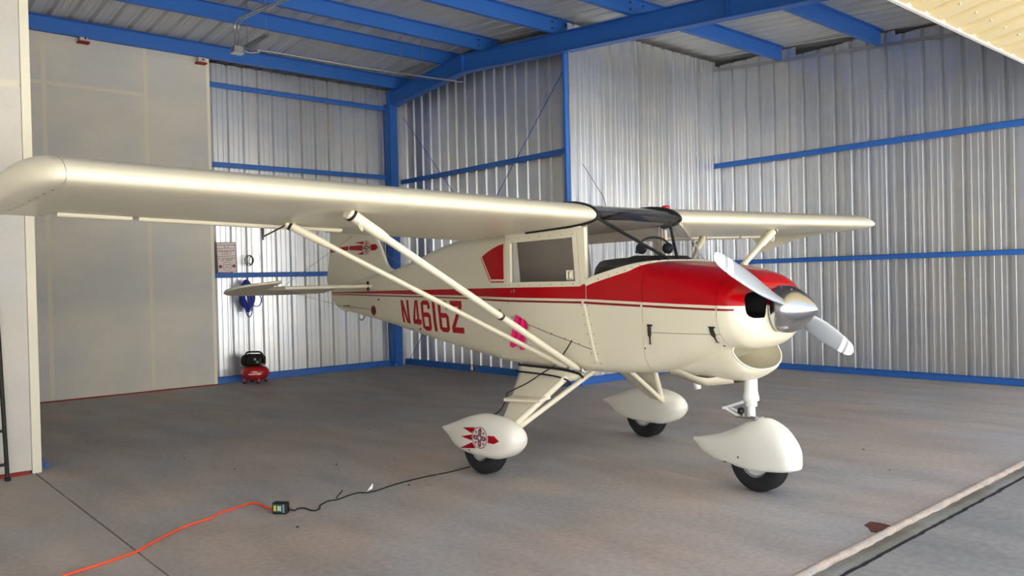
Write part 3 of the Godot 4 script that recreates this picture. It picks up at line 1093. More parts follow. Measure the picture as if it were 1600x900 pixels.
# ---------------------------------------------------------------- emblem of the wheel fairing and the fin
func emblem(cx: float, cy: float, rx: float, ry: float) -> Array:
	# red pieces of the round compass cross: ring, four arrow heads, cross bars, four corner wedges
	var out := []
	var n := 28
	for k in n:
		var a := TAU * k / n
		var b := TAU * (k + 1) / n
		out.append([Vector2(cx + cos(a) * rx, cy + sin(a) * ry), Vector2(cx + cos(b) * rx, cy + sin(b) * ry), Vector2(cx + cos(b) * rx * 0.93, cy + sin(b) * ry * 0.93), Vector2(cx + cos(a) * rx * 0.93, cy + sin(a) * ry * 0.93)])
	for q in 4:
		var d := Vector2(cos(q * PI / 2), sin(q * PI / 2))
		var e := Vector2(-d.y, d.x)
		var f := func(u: float, w: float) -> Vector2: return Vector2(cx + (d.x * u + e.x * w) * rx, cy + (d.y * u + e.y * w) * ry)
		out.append([f.call(0.92, 0.0), f.call(0.62, 0.27), f.call(0.62, -0.27)])
		out.append([f.call(0.64, 0.20), f.call(0.12, 0.20), f.call(0.12, 0.08), f.call(0.64, 0.08)])
		out.append([f.call(0.64, -0.20), f.call(0.12, -0.20), f.call(0.12, -0.08), f.call(0.64, -0.08)])
		out.append([f.call(0.50, 0.05), f.call(0.18, 0.05), f.call(0.18, -0.05), f.call(0.50, -0.05)])
		var g := Vector2(cos(q * PI / 2 + PI / 4), sin(q * PI / 2 + PI / 4))
		var h := Vector2(-g.y, g.x)
		out.append([Vector2(cx + (g.x * 0.80 + h.x * 0.12) * rx, cy + (g.y * 0.80 + h.y * 0.12) * ry), Vector2(cx + (g.x * 0.48) * rx, cy + (g.y * 0.48) * ry), Vector2(cx + (g.x * 0.80 - h.x * 0.12) * rx, cy + (g.y * 0.80 - h.y * 0.12) * ry)])
	return out

func disc2(cx: float, cy: float, rx: float, ry: float) -> Array:
	var p := []
	for k in 32:
		p.append(Vector2(cx + cos(TAU * k / 32) * rx, cy + sin(TAU * k / 32) * ry))
	return p

# ---------------------------------------------------------------- registration letters, in a box u 0..1, v 0..1
func glyph(c: String) -> Array:
	match c:
		"N":
			return [[Vector2(0, 0), Vector2(0.27, 0), Vector2(0.27, 1), Vector2(0, 1)], [Vector2(0.73, 0), Vector2(1, 0), Vector2(1, 1), Vector2(0.73, 1)], [Vector2(0.27, 1), Vector2(0.27, 0.62), Vector2(0.73, 0), Vector2(0.73, 0.38)]]
		"4":
			return [[Vector2(0.52, 1), Vector2(0.78, 1), Vector2(0.78, 0), Vector2(0.52, 0)], [Vector2(0, 0.20), Vector2(1, 0.20), Vector2(1, 0.36), Vector2(0, 0.36)], [Vector2(0, 0.36), Vector2(0.27, 0.36), Vector2(0.60, 1), Vector2(0.40, 1)]]
		"6":
			return [[Vector2(0, 0.10), Vector2(0.27, 0.0), Vector2(0.27, 1), Vector2(0, 0.90)], [Vector2(0.27, 0), Vector2(0.80, 0), Vector2(0.80, 0.15), Vector2(0.27, 0.15)], [Vector2(0.73, 0.15), Vector2(0.80, 0), Vector2(1, 0.10), Vector2(1, 0.50), Vector2(0.80, 0.60), Vector2(0.73, 0.45)], [Vector2(0.27, 0.45), Vector2(0.73, 0.45), Vector2(0.80, 0.60), Vector2(0.27, 0.60)],
				[Vector2(0.27, 0.85), Vector2(0.80, 0.85), Vector2(0.80, 1), Vector2(0.27, 1)], [Vector2(0.73, 0.72), Vector2(1, 0.72), Vector2(1, 0.90), Vector2(0.80, 1), Vector2(0.73, 0.85)]]
		"1":
			return [[Vector2(0, 0), Vector2(1, 0), Vector2(1, 1), Vector2(0, 1)]]
		"Z":
			return [[Vector2(0, 0), Vector2(1, 0), Vector2(1, 0.18), Vector2(0, 0.18)], [Vector2(0, 0.82), Vector2(1, 0.82), Vector2(1, 1), Vector2(0, 1)], [Vector2(0.0, 0.18), Vector2(0.30, 0.18), Vector2(1.0, 0.82), Vector2(0.70, 0.82)]]
	return []

# ---------------------------------------------------------------- wheel
func build_wheel(plane: Node3D, c: Vector3, r: float, half: float) -> void:
	var t := Transform3D(Basis(Vector3(1, 0, 0), Vector3(0, 0, 1), Vector3(0, -1, 0)), c)
	var mb := MB.new()
	var pr := [Vector2(r * 0.47, -half * 0.72), Vector2(r * 0.60, -half * 0.95), Vector2(r * 0.78, -half), Vector2(r * 0.91, -half * 0.86), Vector2(r * 0.975, -half * 0.62)]
	for g in [-0.45, -0.15, 0.15, 0.45]:
		pr.append_array([Vector2(r * 0.995, half * (g - 0.07)), Vector2(r * 0.965, half * (g - 0.045)), Vector2(r * 0.965, half * (g + 0.045)), Vector2(r * 0.995, half * (g + 0.07))])
	pr.append_array([Vector2(r * 0.975, half * 0.62), Vector2(r * 0.91, half * 0.86), Vector2(r * 0.78, half), Vector2(r * 0.60, half * 0.95), Vector2(r * 0.47, half * 0.72)])
	lathe(mb, pr, t, 48)
	var w := obj("wheel", mb, M["tire"], plane, "black grooved tire")
	mb = MB.new()
	lathe(mb, [Vector2(0.0, -half * 0.55), Vector2(r * 0.22, -half * 0.55), Vector2(r * 0.30, -half * 0.35), Vector2(r * 0.44, -half * 0.45), Vector2(r * 0.50, -half * 0.80), Vector2(r * 0.44, -half * 0.6), Vector2(r * 0.44, half * 0.6), Vector2(r * 0.50, half * 0.80), Vector2(r * 0.44, half * 0.45), Vector2(r * 0.30, half * 0.35), Vector2(r * 0.22, half * 0.55), Vector2(0.0, half * 0.55)], t, 32)
	obj("hub", mb, M["white_paint"], w, "off-white wheel hub")

# ---------------------------------------------------------------- the airplane
func build_airplane() -> void:
	var plane := thing("airplane", "small cream and red high-wing propeller airplane parked in the hangar", "airplane")
	var fz: Callable = fus_z
	# fuselage: closed tail cone, then the cabin tub open above the window sill
	var mb := body(FUS, -3.70, -0.29, 34, 0.0, 24, 0.0, true, false)
	var rows := []
	for i in 13:
		var x := lerpf(-0.29, 0.66, i / 12.0)
		var ps := phi_at(FUS, x, 1.447)
		var line := PackedVector3Array()
		for k in 31:
			var p := body_pt(FUS, x, lerpf(ps, -PI / 2, k / 30.0))
			line.append(p)
		for k in range(29, -1, -1):
			var p := body_pt(FUS, x, lerpf(ps, -PI / 2, k / 30.0))
			line.append(Vector3(p.x, p.y, -p.z))
		rows.append(line)
	grid(mb, rows, false, true)
	var fus := obj("fuselage", mb, M["cream"], plane, "cream fuselage with red side stripe and registration")
	for side in [1.0, -1.0]:
		obj("red_stripe", patch([band(part_of_line(LU, -3.69, 0.662), part_of_line(L1, -3.69, 0.662))], fz, 0.0095, side, 0.15), M["red"], fus, "broad red side stripe tapering to the tail")
		obj("pin_stripe", patch([band(part_of_line(L2, -3.69, 1.19), part_of_line(L3, -3.69, 1.19))], fz, 0.0095, side, 0.15), M["dark_red"], fus, "thin dark red pin stripe")
		obj("quarter_panel", patch([[Vector2(-0.335, 1.818), Vector2(-0.42, 1.806), Vector2(-0.494, 1.788), Vector2(-0.60, 1.756), Vector2(-0.692, 1.722), Vector2(-0.538, 1.517), Vector2(-0.335, 1.515)]], fz, 0.002, side, 0.06), M["red"], fus, "red panel painted behind the cabin window")
		obj("panel_outline", patch([[Vector2(-0.708, 1.716), Vector2(-0.716, 1.710), Vector2(-0.562, 1.500), Vector2(-0.551, 1.504)], [Vector2(-0.545, 1.500), Vector2(-0.545, 1.489), Vector2(-0.335, 1.487), Vector2(-0.335, 1.498)]], fz, 0.002, side, 0.06), M["red"], fus, "thin red outline below the painted panel")
		# registration
		var boxes := [["N", -2.335, 0.172], ["4", -2.095, 0.175], ["6", -1.90, 0.185], ["1", -1.664, 0.055], ["6", -1.55, 0.195], ["Z", -1.31, 0.22]]
		for bx in boxes:
			var polys := []
			for g in glyph(bx[0]):
				var q := []
				for p in g:
					var u: float = p.x
					if side < 0.0:
						u = 1.0 - p.x
					q.append(Vector2(bx[1] + u * bx[2] + (1.0 - p.y) * 0.045, 1.018 + p.y * 0.306))
				polys.append(q)
			# on the far side the letters run the other way round, so the order is turned as well
			if side < 0.0:
				for q in polys:
					for i in q.size():
						q[i] = Vector2(-3.425 - q[i].x + 0.0, q[i].y)
			obj("registration_mark", patch(polys, fz, 0.002, side, 0.09), M["red"], fus, "red registration character %s" % bx[0])
		# door skin, a thin sheet with its own edge
		var door := obj("door", patch([[Vector2(-0.30, 1.448), Vector2(0.602, 1.448), Vector2(0.725, 0.968), Vector2(0.25, 1.078), Vector2(-0.235, 1.20)]], fz, 0.008, side, 0.12, 0.009), M["cream"], plane, "cabin door skin")
		for s in [[-0.17, 1.178], [-0.02, 1.143], [0.13, 1.108], [0.28, 1.076], [0.43, 1.042], [0.58, 1.007], [-0.27, 1.315]]:
			obj("screw", patch([disc2(s[0], s[1], 0.005, 0.005)], fz, 0.0095, side), M["latch_steel"], door)
		for e in [[Vector2(-0.302, 1.435), Vector2(-0.237, 1.198)], [Vector2(-0.237, 1.198), Vector2(0.25, 1.076)], [Vector2(0.25, 1.076), Vector2(0.715, 0.968)]]:  # dark strips painted along the door edges as gap shade
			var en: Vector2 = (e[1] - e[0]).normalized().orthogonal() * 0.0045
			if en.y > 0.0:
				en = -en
			obj("door_gap_shade", patch([[e[0], e[1], e[1] + en, e[0] + en]], fz, 0.0022, side, 0.12), M["rubber"], door, "thin dark strip painted as the shade in the door gap")
		# moulding between door and boot cowl
		obj("moulding", patch([[Vector2(0.612, 1.345), Vector2(0.634, 1.345), Vector2(0.775, 0.80), Vector2(0.755, 0.80)]], fz, 0.011, side, 0.1, 0.011), M["cream"], fus, "cream moulding strip down from the windscreen post")
		for k in 7:
			for e in [-0.022, 0.042]:
				var yy := 1.30 - 0.072 * k
				obj("rivet", patch([disc2(0.623 + (1.345 - yy) * 0.258 + e, yy, 0.0045, 0.0045)], fz, 0.0095, side), M["latch_steel"], fus)
		# door lock
		obj("lock", patch([disc2(-0.178, 1.415, 0.014, 0.014)], fz, 0.013, side), M["steel"], door, "round chrome door lock")
		obj("key_button", patch([disc2(-0.215, 1.410, 0.009, 0.009)], fz, 0.012, side), M["steel"], door)
		# window frame, post, pane
		var fm := MB.new()
		bar4(fm, side, -0.295, 1.440, 0.600, 1.440, 0.552, 1.487, -0.238, 1.487)
		bar4(fm, side, -0.285, 1.872, -0.232, 1.818, -0.238, 1.487, -0.295, 1.440)
		bar4(fm, side, -0.285, 1.872, 0.572, 1.872, 0.525, 1.826, -0.232, 1.818)
		bar4(fm, side, 0.572, 1.872, 0.600, 1.440, 0.552, 1.487, 0.525, 1.826)
		var wf := obj("window_frame", fm, M["cream"], plane, "cream door window frame")
		var pm := MB.new()
		var pa := [Vector3(-0.238, 1.487, 0.462), Vector3(0.552, 1.487, 0.485), Vector3(0.525, 1.826, 0.485), Vector3(-0.232, 1.818, 0.462)]
		for q in 4:
			pa[q].z *= side
		pm.quad(pa[0], pa[1], pa[2], pa[3], Vector3(0, 0, side))
		obj("window_pane", pm, M["glass"], wf, "clear cabin window pane")
		var cu := MB.new()
		var cr := []
		for k in 9:
			var u := k / 8.0
			var w := 0.004 * sin(u * 19.0)
			cr.append(PackedVector3Array([Vector3(lerpf(-0.245, -0.150, u), 1.475, (0.440 + w) * side), Vector3(lerpf(-0.240, -0.188, u), 1.83, (0.440 + w) * side)]))
		grid(cu, cr)
		obj("curtain", cu, M["white_paint"], wf, "white curtain edge behind the pane")
		for k in 7:
			for yy in [1.463, 1.850]:
				obj("screw", patch([disc2(-0.22 + 0.125 * k, yy, 0.0045, 0.0045)], func(_x, _y): return 0.506, 0.001, side), M["latch_steel"], wf)
		var lm := MB.new()
		for q in [[0.455, 1.535, 0.012, 0.075], [0.512, 1.535, 0.012, 0.075], [0.484, 1.568, 0.069, 0.012], [0.484, 1.502, 0.069, 0.012]]:
			box(lm, Vector3(q[0], q[1], 0.492 * side), Vector3(q[2], q[3], 0.02), 0.003)
		box(lm, Vector3(0.495, 1.535, 0.494 * side), Vector3(0.016, 0.05, 0.03), 0.003)
		obj("window_latch", lm, M["cream"], wf, "cream window latch")
		fm = MB.new()
		bar4(fm, side, 0.606, 1.446, 0.662, 1.446, 0.655, 1.895, 0.580, 1.895)
		obj("windscreen_post", fm, M["cream"], plane, "cream post between door and windscreen")
		# upper side of the cabin aft of the window, under the wing
		fm = MB.new()
		bar4(fm, side, -0.30, 1.872, 0.60, 1.872, 0.60, 1.925, -0.30, 1.925)
		var rr := obj("roof_rail", fm, M["cream"], plane, "cream rail above the cabin window")
		fm = MB.new()
		box(fm, Vector3(0.16, 1.868, 0.452 * side), Vector3(0.92, 0.095, 0.012), 0.003)
		box(fm, Vector3(0.615, 1.68, 0.458 * side), Vector3(0.06, 0.46, 0.012), 0.003)
		obj("rail_lining", fm, M["lining"], rr, "grey beige lining around the window head")

	# boot cowl: up to the windscreen base
	var base := []           # starboard half of the windscreen base, from the post to the middle
	rows = []
	var trim := []
	var per := 44
	for k in per + 1:
		var phi := lerpf(-PI / 2, PI / 2, float(k) / per)
		rows.append([])
		var lo := 0.66
		var g := func(x: float) -> float:
			var p := body_pt(FUS, x, phi)
			return p.y - (1.50 + 0.245 * (x - 0.66) - 0.012 * (1.0 - pow(p.z / 0.5, 2.0)))
		if g.call(0.66) > 0.0:
			var a := 0.66
			var b := 1.30
			for it in 24:
				var m := (a + b) * 0.5
				if g.call(m) > 0.0:
					a = m
				else:
					b = m
			lo = minf((a + b) * 0.5, 1.19)
			base.append(body_pt(FUS, lo, phi))
			var c0 := body_pt(FUS, lo, phi)
			var tb := clampf((0.455 - c0.z) / 0.12, 0.0, 1.0)
			var cs := Vector3(lo + 0.014, c0.y - 0.046, body_z(FUS, lo + 0.014, c0.y - 0.046))
			var c1 := cs.lerp(body_pt(FUS, lo + 0.045, phi), tb)
			if trim.is_empty():
				var k0 := Vector3(0.655, 1.494, body_z(FUS, 0.655, 1.494))
				var k1 := Vector3(0.655, 1.446, body_z(FUS, 0.655, 1.446))
				trim.append([k0 + Vector3(0, 0, 0.010), k0.lerp(k1, 0.3) + Vector3(0, 0, 0.012), k0.lerp(k1, 0.8) + Vector3(0, 0, 0.011), k1 + Vector3(0, 0, 0.002)])
			var nn := (c0 - Vector3(c0.x, 1.2, 0)).normalized()
			trim.append([c0 + nn * 0.010, c0.lerp(c1, 0.3) + nn * 0.012, c0.lerp(c1, 0.8) + nn * 0.011, c1 + nn * 0.002])
		var line := PackedVector3Array()
		for i in 13:
			line.append(body_pt(FUS, lerpf(lo, 1.1992, i / 12.0), phi))
		rows[k] = line
	var half := MB.new()
	grid(half, rows, false, false)
	var both := MB.new()
	both.add(half)
	both.add(mirrored(half, -1.0))
	var cut := func(p: Vector3) -> float: return p.y - poly_at(L1, p.x)
	var pair := split(both, cut)
	var boot := obj("boot_cowl", pair[0], M["cream"], plane, "cream boot cowl below the stripe")
	obj("red_paint", pair[1], M["red"], boot, "glossy red upper boot cowl")
	# windscreen trim
	var tm := MB.new()
	var tl := []
	for t in trim:
		tl.append(PackedVector3Array(t))
	for k in range(trim.size() - 2, -1, -1):
		var q := PackedVector3Array()
		for p in trim[k]:
			q.append(Vector3(p.x, p.y, -p.z))
		tl.append(q)
	grid(tm, tl, false, true)
	var tro := obj("windscreen_trim", tm, M["cream"], plane, "cream trim strip along the windscreen base")
	for k in range(0, tl.size(), 2):
		var bo := MB.new()
		var p: Vector3 = tl[k][2]
		lathe(bo, [Vector2(0.0, 0.004), Vector2(0.004, 0.003), Vector2(0.005, -0.003)], Transform3D(Basis.IDENTITY, p), 6)
		obj("screw", bo, M["latch_steel"], tro)

	# cowling with a split line, red above the stripe
	var cowl := body(FUS, 1.2008, 1.799, 16, 0.0, 36)
	var lowhigh := split(cowl, func(p: Vector3) -> float: return p.y - 1.1135)
	var up: MB = split(lowhigh[1], func(p: Vector3) -> float: return p.y - 1.1165)[1]
	var upp := split(up, cut)
	var co := obj("cowling", lowhigh[0], M["cream"], plane, "cream lower engine cowling")
	for hs in split(upp[0], func(p: Vector3) -> float: return p.z):
		obj("cowling_side", hs, M["cream"], co, "cream engine cowling side")
	obj("cowling_top", upp[1], M["red"], co, "glossy red engine cowling top")
	for side in [1.0, -1.0]:
		obj("pin_stripe", patch([band(part_of_line(L2, 1.205, 1.795), part_of_line(L3, 1.205, 1.795))], fz, 0.0025, side, 0.06), M["dark_red"], co, "thin dark red pin stripe")
		obj("cream_line", patch([band(part_of_line(L1, 1.205, 1.795), part_of_line(L2, 1.205, 1.795))], fz, 0.0012, side, 0.06), M["cream"], co)
		for lx in [1.268, 1.757]:
			var ks := 1.0 if lx < 1.5 else 0.78
			var ly := func(y: float) -> float: return 1.172 + (y - 1.172) * ks
			obj("cowl_latch", patch([[Vector2(lx - 0.016, ly.call(1.165)), Vector2(lx + 0.016, ly.call(1.165)), Vector2(lx + 0.016, ly.call(1.10)), Vector2(lx + 0.010, ly.call(1.085)), Vector2(lx - 0.010, ly.call(1.085)), Vector2(lx - 0.016, ly.call(1.10))]], fz, 0.012, side, 0.03), M["latch_steel"], co, "steel toggle latch on the cowling")
			obj("latch_tongue", patch([[Vector2(lx - 0.007, ly.call(1.09)), Vector2(lx + 0.007, ly.call(1.09)), Vector2(lx + 0.005, ly.call(1.045)), Vector2(lx - 0.005, ly.call(1.045))]], fz, 0.010, side, 0.03), M["latch_steel"], co)
			obj("latch_hook", patch([[Vector2(lx - 0.012, ly.call(1.045)), Vector2(lx + 0.012, ly.call(1.045)), Vector2(lx + 0.012, ly.call(1.032)), Vector2(lx - 0.012, ly.call(1.032))]], fz, 0.012, side, 0.03), M["steel"], co)
			obj("latch_plate", patch([[Vector2(lx - 0.018, ly.call(1.172)), Vector2(lx + 0.030, ly.call(1.172)), Vector2(lx + 0.030, ly.call(1.160)), Vector2(lx - 0.018, ly.call(1.160))]], fz, 0.014, side, 0.03), M["black"], co)
		for s in [[1.215, 1.0], [1.77, 1.035]]:
			obj("screw", patch([disc2(s[0], s[1], 0.006, 0.006)], fz, 0.004, side), M["latch_steel"], co)

	# nose bowl with two air inlets
	rows = []
	for i in 40:
		var u := i / 39.0
		rows.append(ring_of(FUS, lerpf(1.801, 1.978, 1.0 - pow(1.0 - u, 1.8)), 0.0, 44))
	var bowl := MB.new()
	grid(bowl, rows, true, false)
	var inlet := func(p: Vector3) -> float:
		var a := (absf(p.z) - 0.235) / 0.135
		var b := (p.y - 1.305) / 0.088
		return 1.0 - pow(absf(a), 3.2) - pow(absf(b), 3.2) if p.x > 1.84 else -1.0
	fan(bowl, rows[-1], Vector3(1, 0, 0))
	bowl = split(bowl, inlet)[0]
	var bp := split(bowl, cut)
	var no := obj("nose_bowl", bp[0], M["cream"], plane, "cream nose bowl around the spinner")
	obj("red_paint", bp[1], M["red"], no, "glossy red upper nose bowl")
	for side in [1.0, -1.0]:
		obj("pin_stripe", patch([band(part_of_line(L2, 1.805, 1.905), part_of_line(L3, 1.805, 1.905))], fz, 0.0025, side, 0.02), M["dark_red"], no, "thin dark red pin stripe")
		obj("cream_line", patch([band(part_of_line(L1, 1.805, 1.905), part_of_line(L2, 1.805, 1.905))], fz, 0.0012, side, 0.02), M["cream"], no)
		# inlet duct
		var dr := []
		for d in [0.0, 0.012, 0.05, 0.30]:
			var line := PackedVector3Array()
			for k in 40:
				var a := TAU * k / 40.0
				var ca := signf(cos(a)) * pow(absf(cos(a)), 2.0 / 3.2)
				var sa := signf(sin(a)) * pow(absf(sin(a)), 2.0 / 3.2)
				var gz: float = 0.235 + 0.135 * ca * (1.0 - d * 0.6)
				var gy: float = 1.305 + 0.088 * sa * (1.0 - d * 0.4)
				# depth of the bowl surface there
				var xl := 1.84
				var xh := 1.978
				for it in 14:
					var m := (xl + xh) * 0.5
					if body_z(FUS, m, gy) > gz:
						xl = m
					else:
						xh = m
				line.append(Vector3(xl - d, gy, gz * side))
			dr.append(line)
		var dm := MB.new()
		grid(dm, dr, true, false)
		obj("inlet_duct", dm, M["black"], no, "black air inlet duct")
		var cy := MB.new()
		for k in 6:
			box(cy, Vector3(1.70 + 0.018 * k, 1.31, 0.26 * side), Vector3(0.006, 0.16, 0.17), 0.002)
		box(cy, Vector3(1.72, 1.31, 0.26 * side), Vector3(0.14, 0.12, 0.12), 0.01)
		obj("cylinder", cy, M["engine"], no, "dark finned engine cylinder")
		var ra := MB.new()
		tube(ra, spline([Vector3(1.80, 1.375, 0.31 * side), Vector3(1.84, 1.34, 0.315 * side), Vector3(1.845, 1.30, 0.31 * side), Vector3(1.835, 1.255, 0.325 * side)], 5), 0.016, 10)
		obj("baffle_seal", ra, M["red"], no, "red baffle seal inside the inlet")
	# data plug on the bowl's chin
	var pm2 := MB.new()
	lathe(pm2, [Vector2(0.0, 0.01), Vector2(0.016, 0.01), Vector2(0.02, 0.0)], Transform3D(Basis(Vector3(0, 1, 0), Vector3(1, 0, 0), Vector3(0, 0, -1)), Vector3(1.945, 1.105, -0.16)), 12)
	obj("grommet", pm2, M["latch_steel"], no)

	# chin scoop: a U open above and in front
	rows = []
	for i in 25:
		var u := i / 24.0
		var x := lerpf(1.20, 1.875, 1.0 - pow(1.0 - u, 1.3))
		var line := PackedVector3Array()
		var pe := phi_at(SCOOP, x, lerpf(0.9, 1.02, clampf((x - 1.2) / 0.3, 0.0, 1.0)))
		for k in 21:
			var p := body_pt(SCOOP, x, lerpf(pe, -PI / 2, k / 20.0))
			p.x -= 0.085 * clampf((p.y - 0.85) / 0.14, 0.0, 1.0) * clampf((x - 1.5) / 0.37, 0.0, 1.0)
			line.append(p)
		for k in range(19, -1, -1):
			var p: Vector3 = line[k]
			line.append(Vector3(p.x, p.y, -p.z))
		rows.append(line)
	var sm := MB.new()
	grid(sm, rows, false, true)
	var so := obj("chin_scoop", sm, M["cream"], plane, "cream air scoop under the nose bowl")
	var lipm := MB.new()
	tube(lipm, Array(rows[-1]), 0.007, 8)
	obj("scoop_lip", lipm, M["cream"], so)
	var fl := MB.new()
	box(fl, Vector3(1.60, 0.995, 0), Vector3(0.02, 0.10, 0.5))
	obj("scoop_back", fl, M["cream"], so)
	# outlet lip and exhaust
	var ol := MB.new()
	rows = []
	for q in [[1.28, 0.800, 0.30], [1.36, 0.790, 0.30], [1.42, 0.770, 0.29], [1.50, 0.742, 0.27], [1.56, 0.735, 0.25], [1.70, 0.755, 0.14]]:
		rows.append(PackedVector3Array([Vector3(q[0], q[1] + 0.055, q[2]), Vector3(q[0], q[1], q[2]), Vector3(q[0], q[1] - 0.004, 0), Vector3(q[0], q[1], -q[2]), Vector3(q[0], q[1] + 0.055, -q[2])]))
	grid(ol, rows, false, true)
	obj("outlet_lip", ol, M["cream"], so, "cream cooling outlet lip under the cowling")
	var ex := MB.new()
	tube(ex, [Vector3(1.38, 0.83, 0.14), Vector3(1.40, 0.72, 0.145), Vector3(1.41, 0.69, 0.147)], [0.026, 0.026, 0.020], 16)
	obj("exhaust_stub", ex, M["white_paint"], plane, "white breather stub below the cowling")

	# spinner and propeller
	var sp := MB.new()
	lathe(sp, [Vector2(0.0, 1.986), Vector2(0.136, 1.986), Vector2(0.158, 1.990), Vector2(0.161, 2.005), Vector2(0.160, 2.035), Vector2(0.157, 2.07), Vector2(0.142, 2.105), Vector2(0.120, 2.14), Vector2(0.092, 2.175), Vector2(0.060, 2.21), Vector2(0.028, 2.238), Vector2(0.007, 2.25), Vector2(0.0, 2.251)],
		Transform3D(Basis(Vector3(0, 1, 0), Vector3(1, 0, 0), Vector3(0, 0, -1)), Vector3(0, 1.268, 0)), 48)
	var spo := obj("spinner", sp, M["silver"], plane, "polished silver spinner")
	for k in 8:
		var a := deg_to_rad(22.0 + 45.0 * k)
		for r in [[0.1600, 2.03], [0.143, 2.10]]:
			var bo := MB.new()
			var d := Vector3(0, sin(a), cos(a))
			var b := Basis(Vector3(1, 0, 0), d, Vector3(1, 0, 0).cross(d))
			lathe(bo, [Vector2(0.0, 0.004), Vector2(0.006, 0.003), Vector2(0.008, -0.003)], Transform3D(b, Vector3(r[1], 1.268, 0) + d * r[0]), 8)
			if r[1] < 2.05 or k % 4 == 1:
				obj("spinner_screw", bo, M["steel"], spo)
	for s in [1.0, -1.0]:
		var ang := 0.388
		var d: Vector3 = Vector3(0, sin(ang), cos(ang)) * s
		var tang := Vector3(1, 0, 0).cross(d) * -1.0
		if (tang.y > 0.0) == (s > 0.0):
			tang = -tang
		var ring := func(r: float) -> PackedVector3Array:
			var q := r / 0.938
			var ch: float = poly_at([Vector2(0.08, 0.060), Vector2(0.16, 0.082), Vector2(0.3, 0.118), Vector2(0.45, 0.136), Vector2(0.6, 0.136), Vector2(0.75, 0.126), Vector2(0.88, 0.108), Vector2(0.95, 0.088), Vector2(0.985, 0.058), Vector2(1.0, 0.012)], q)
			var th: float = poly_at([Vector2(0.08, 0.045), Vector2(0.2, 0.032), Vector2(0.5, 0.018), Vector2(1.0, 0.006)], q)
			var beta := atan(1.22 / (TAU * maxf(r, 0.14)))
			var le := tang * cos(beta) + Vector3(1, 0, 0) * sin(beta)
			var nr := Vector3(1, 0, 0) * cos(beta) - tang * sin(beta)
			var c: Vector3 = Vector3(2.062, 1.268, 0) + d * r
			var out := PackedVector3Array()
			for k in 20:
				var a := TAU * k / 20.0
				var sn := sin(a)
				out.append(c + le * cos(a) * ch * 0.5 + nr * sn * th * (0.75 if sn > 0.0 else 0.25))
			return out
		var blade := MB.new()
		var pieces := [[0.08, 0.73, 14, "blade"], [0.73, 0.79, 3, "white"], [0.79, 0.822, 3, "blade"], [0.822, 0.938, 14, "white"]]
		var holder: Node3D = null
		for pc in pieces:
			rows = []
			for i in pc[2] + 1:
				var u: float = float(i) / pc[2]
				if pc[1] > 0.93:
					u = 1.0 - pow(1.0 - u, 1.8)
				rows.append(ring.call(lerpf(pc[0], pc[1], u)))
			blade = MB.new()
			grid(blade, rows, true, false)
			if holder == null:
				holder = obj("propeller_blade", blade, M["blade"], plane, "grey metal propeller blade with white tip bands")
			else:
				obj("tip_band" if pc[3] == "white" else "tip_gap", blade, M["blade_white"] if pc[3] == "white" else M["blade"], holder)

	# windscreen: ruled from its base to the line of the wing's leading edges
	var nb := base.size()
	var top_line := []
	for k in nb:
		var b: Vector3 = base[k]
		var u := float(k) / (nb - 1)
		var t: Vector3
		if b.x < 1.0 and b.z > 0.44:
			var q := clampf((b.x - 0.66) / 0.34, 0.0, 1.0)
			t = Vector3(lerpf(0.665, 0.815, q), lerpf(1.885, 1.955, q), 0.495)
		else:
			var q := clampf(1.0 - b.z / 0.46, 0.0, 1.0)
			t = Vector3(0.815 + 0.012 * q, 1.955 + 0.03 * minf(q * 4.0, 1.0), lerpf(0.49, 0.0, q))
		top_line.append(t)
	rows = []
	for k in nb:
		rows.append(PackedVector3Array())
		var line := PackedVector3Array()
		for i in 9:
			var u := i / 8.0
			var p: Vector3 = base[k].lerp(top_line[k], u)
			var bulge := 0.035 * sin(PI * u)
			p += Vector3(bulge * (1.0 - absf(base[k].z) / 0.6), bulge * 0.5, 0)
			line.append(p)
		rows[k] = line
	var gm := MB.new()
	grid(gm, rows, false, false)
	gm.add(mirrored(gm, -1.0))
	var ws := obj("windscreen", gm, M["glass"], plane, "clear wraparound windscreen")
	rows = []
	for p in AF_UP:
		if p[0] <= 0.4:
			var q := wing_pt(0.45, p[0], p[1])
			var line := PackedVector3Array()
			for k in 9:
				line.append(Vector3(q.x + (0.02 if p[0] < 0.02 else 0.0), q.y - 0.006, lerpf(0.495, -0.495, k / 8.0)))
			rows.append(line)
	gm = MB.new()
	grid(gm, rows, false, false)
	obj("skylight", gm, M["tinted_glass"], ws, "smoke tinted skylight between the wing roots")
	for s in [1.0, -1.0]:
		var vb := MB.new()
		tube(vb, [Vector3(0.74, 1.955, 0.43 * s), Vector3(1.09, 1.645, 0.06 * s)], 0.012, 10)
		obj("cabin_brace", vb, M["black"], plane, "black diagonal tube behind the windscreen")
	# roof between the wings aft of the skylight
	rows = []
	for p in AF_UP:
		if p[0] >= 0.4:
			var q := wing_pt(0.45, p[0], p[1])
			rows.append(PackedVector3Array([Vector3(q.x, q.y, 0.505), Vector3(q.x, q.y + 0.004, 0.0), Vector3(q.x, q.y, -0.505)]))
	gm = MB.new()
	grid(gm, rows, false, false)
	var rf := obj("cabin_roof", gm, M["cream"], plane, "cream cabin roof between the wings")
	rows = []
	for q in [[-0.32, 1.90], [0.0, 1.905], [0.35, 1.915], [0.60, 1.935], [0.66, 1.95]]:
		rows.append(PackedVector3Array([Vector3(q[0], q[1], 0.48), Vector3(q[0], q[1] + 0.01, 0.0), Vector3(q[0], q[1], -0.48)]))
	gm = MB.new()
	grid(gm, rows, false, false)
	obj("headliner", gm, M["lining"], rf, "grey beige headliner")
	# cabin lining
	rows = []
	for i in 9:
		rows.append(ring_of(FUS, lerpf(-1.15, -0.31, i / 8.0), 0.0, 22, -0.025))
	gm = MB.new()
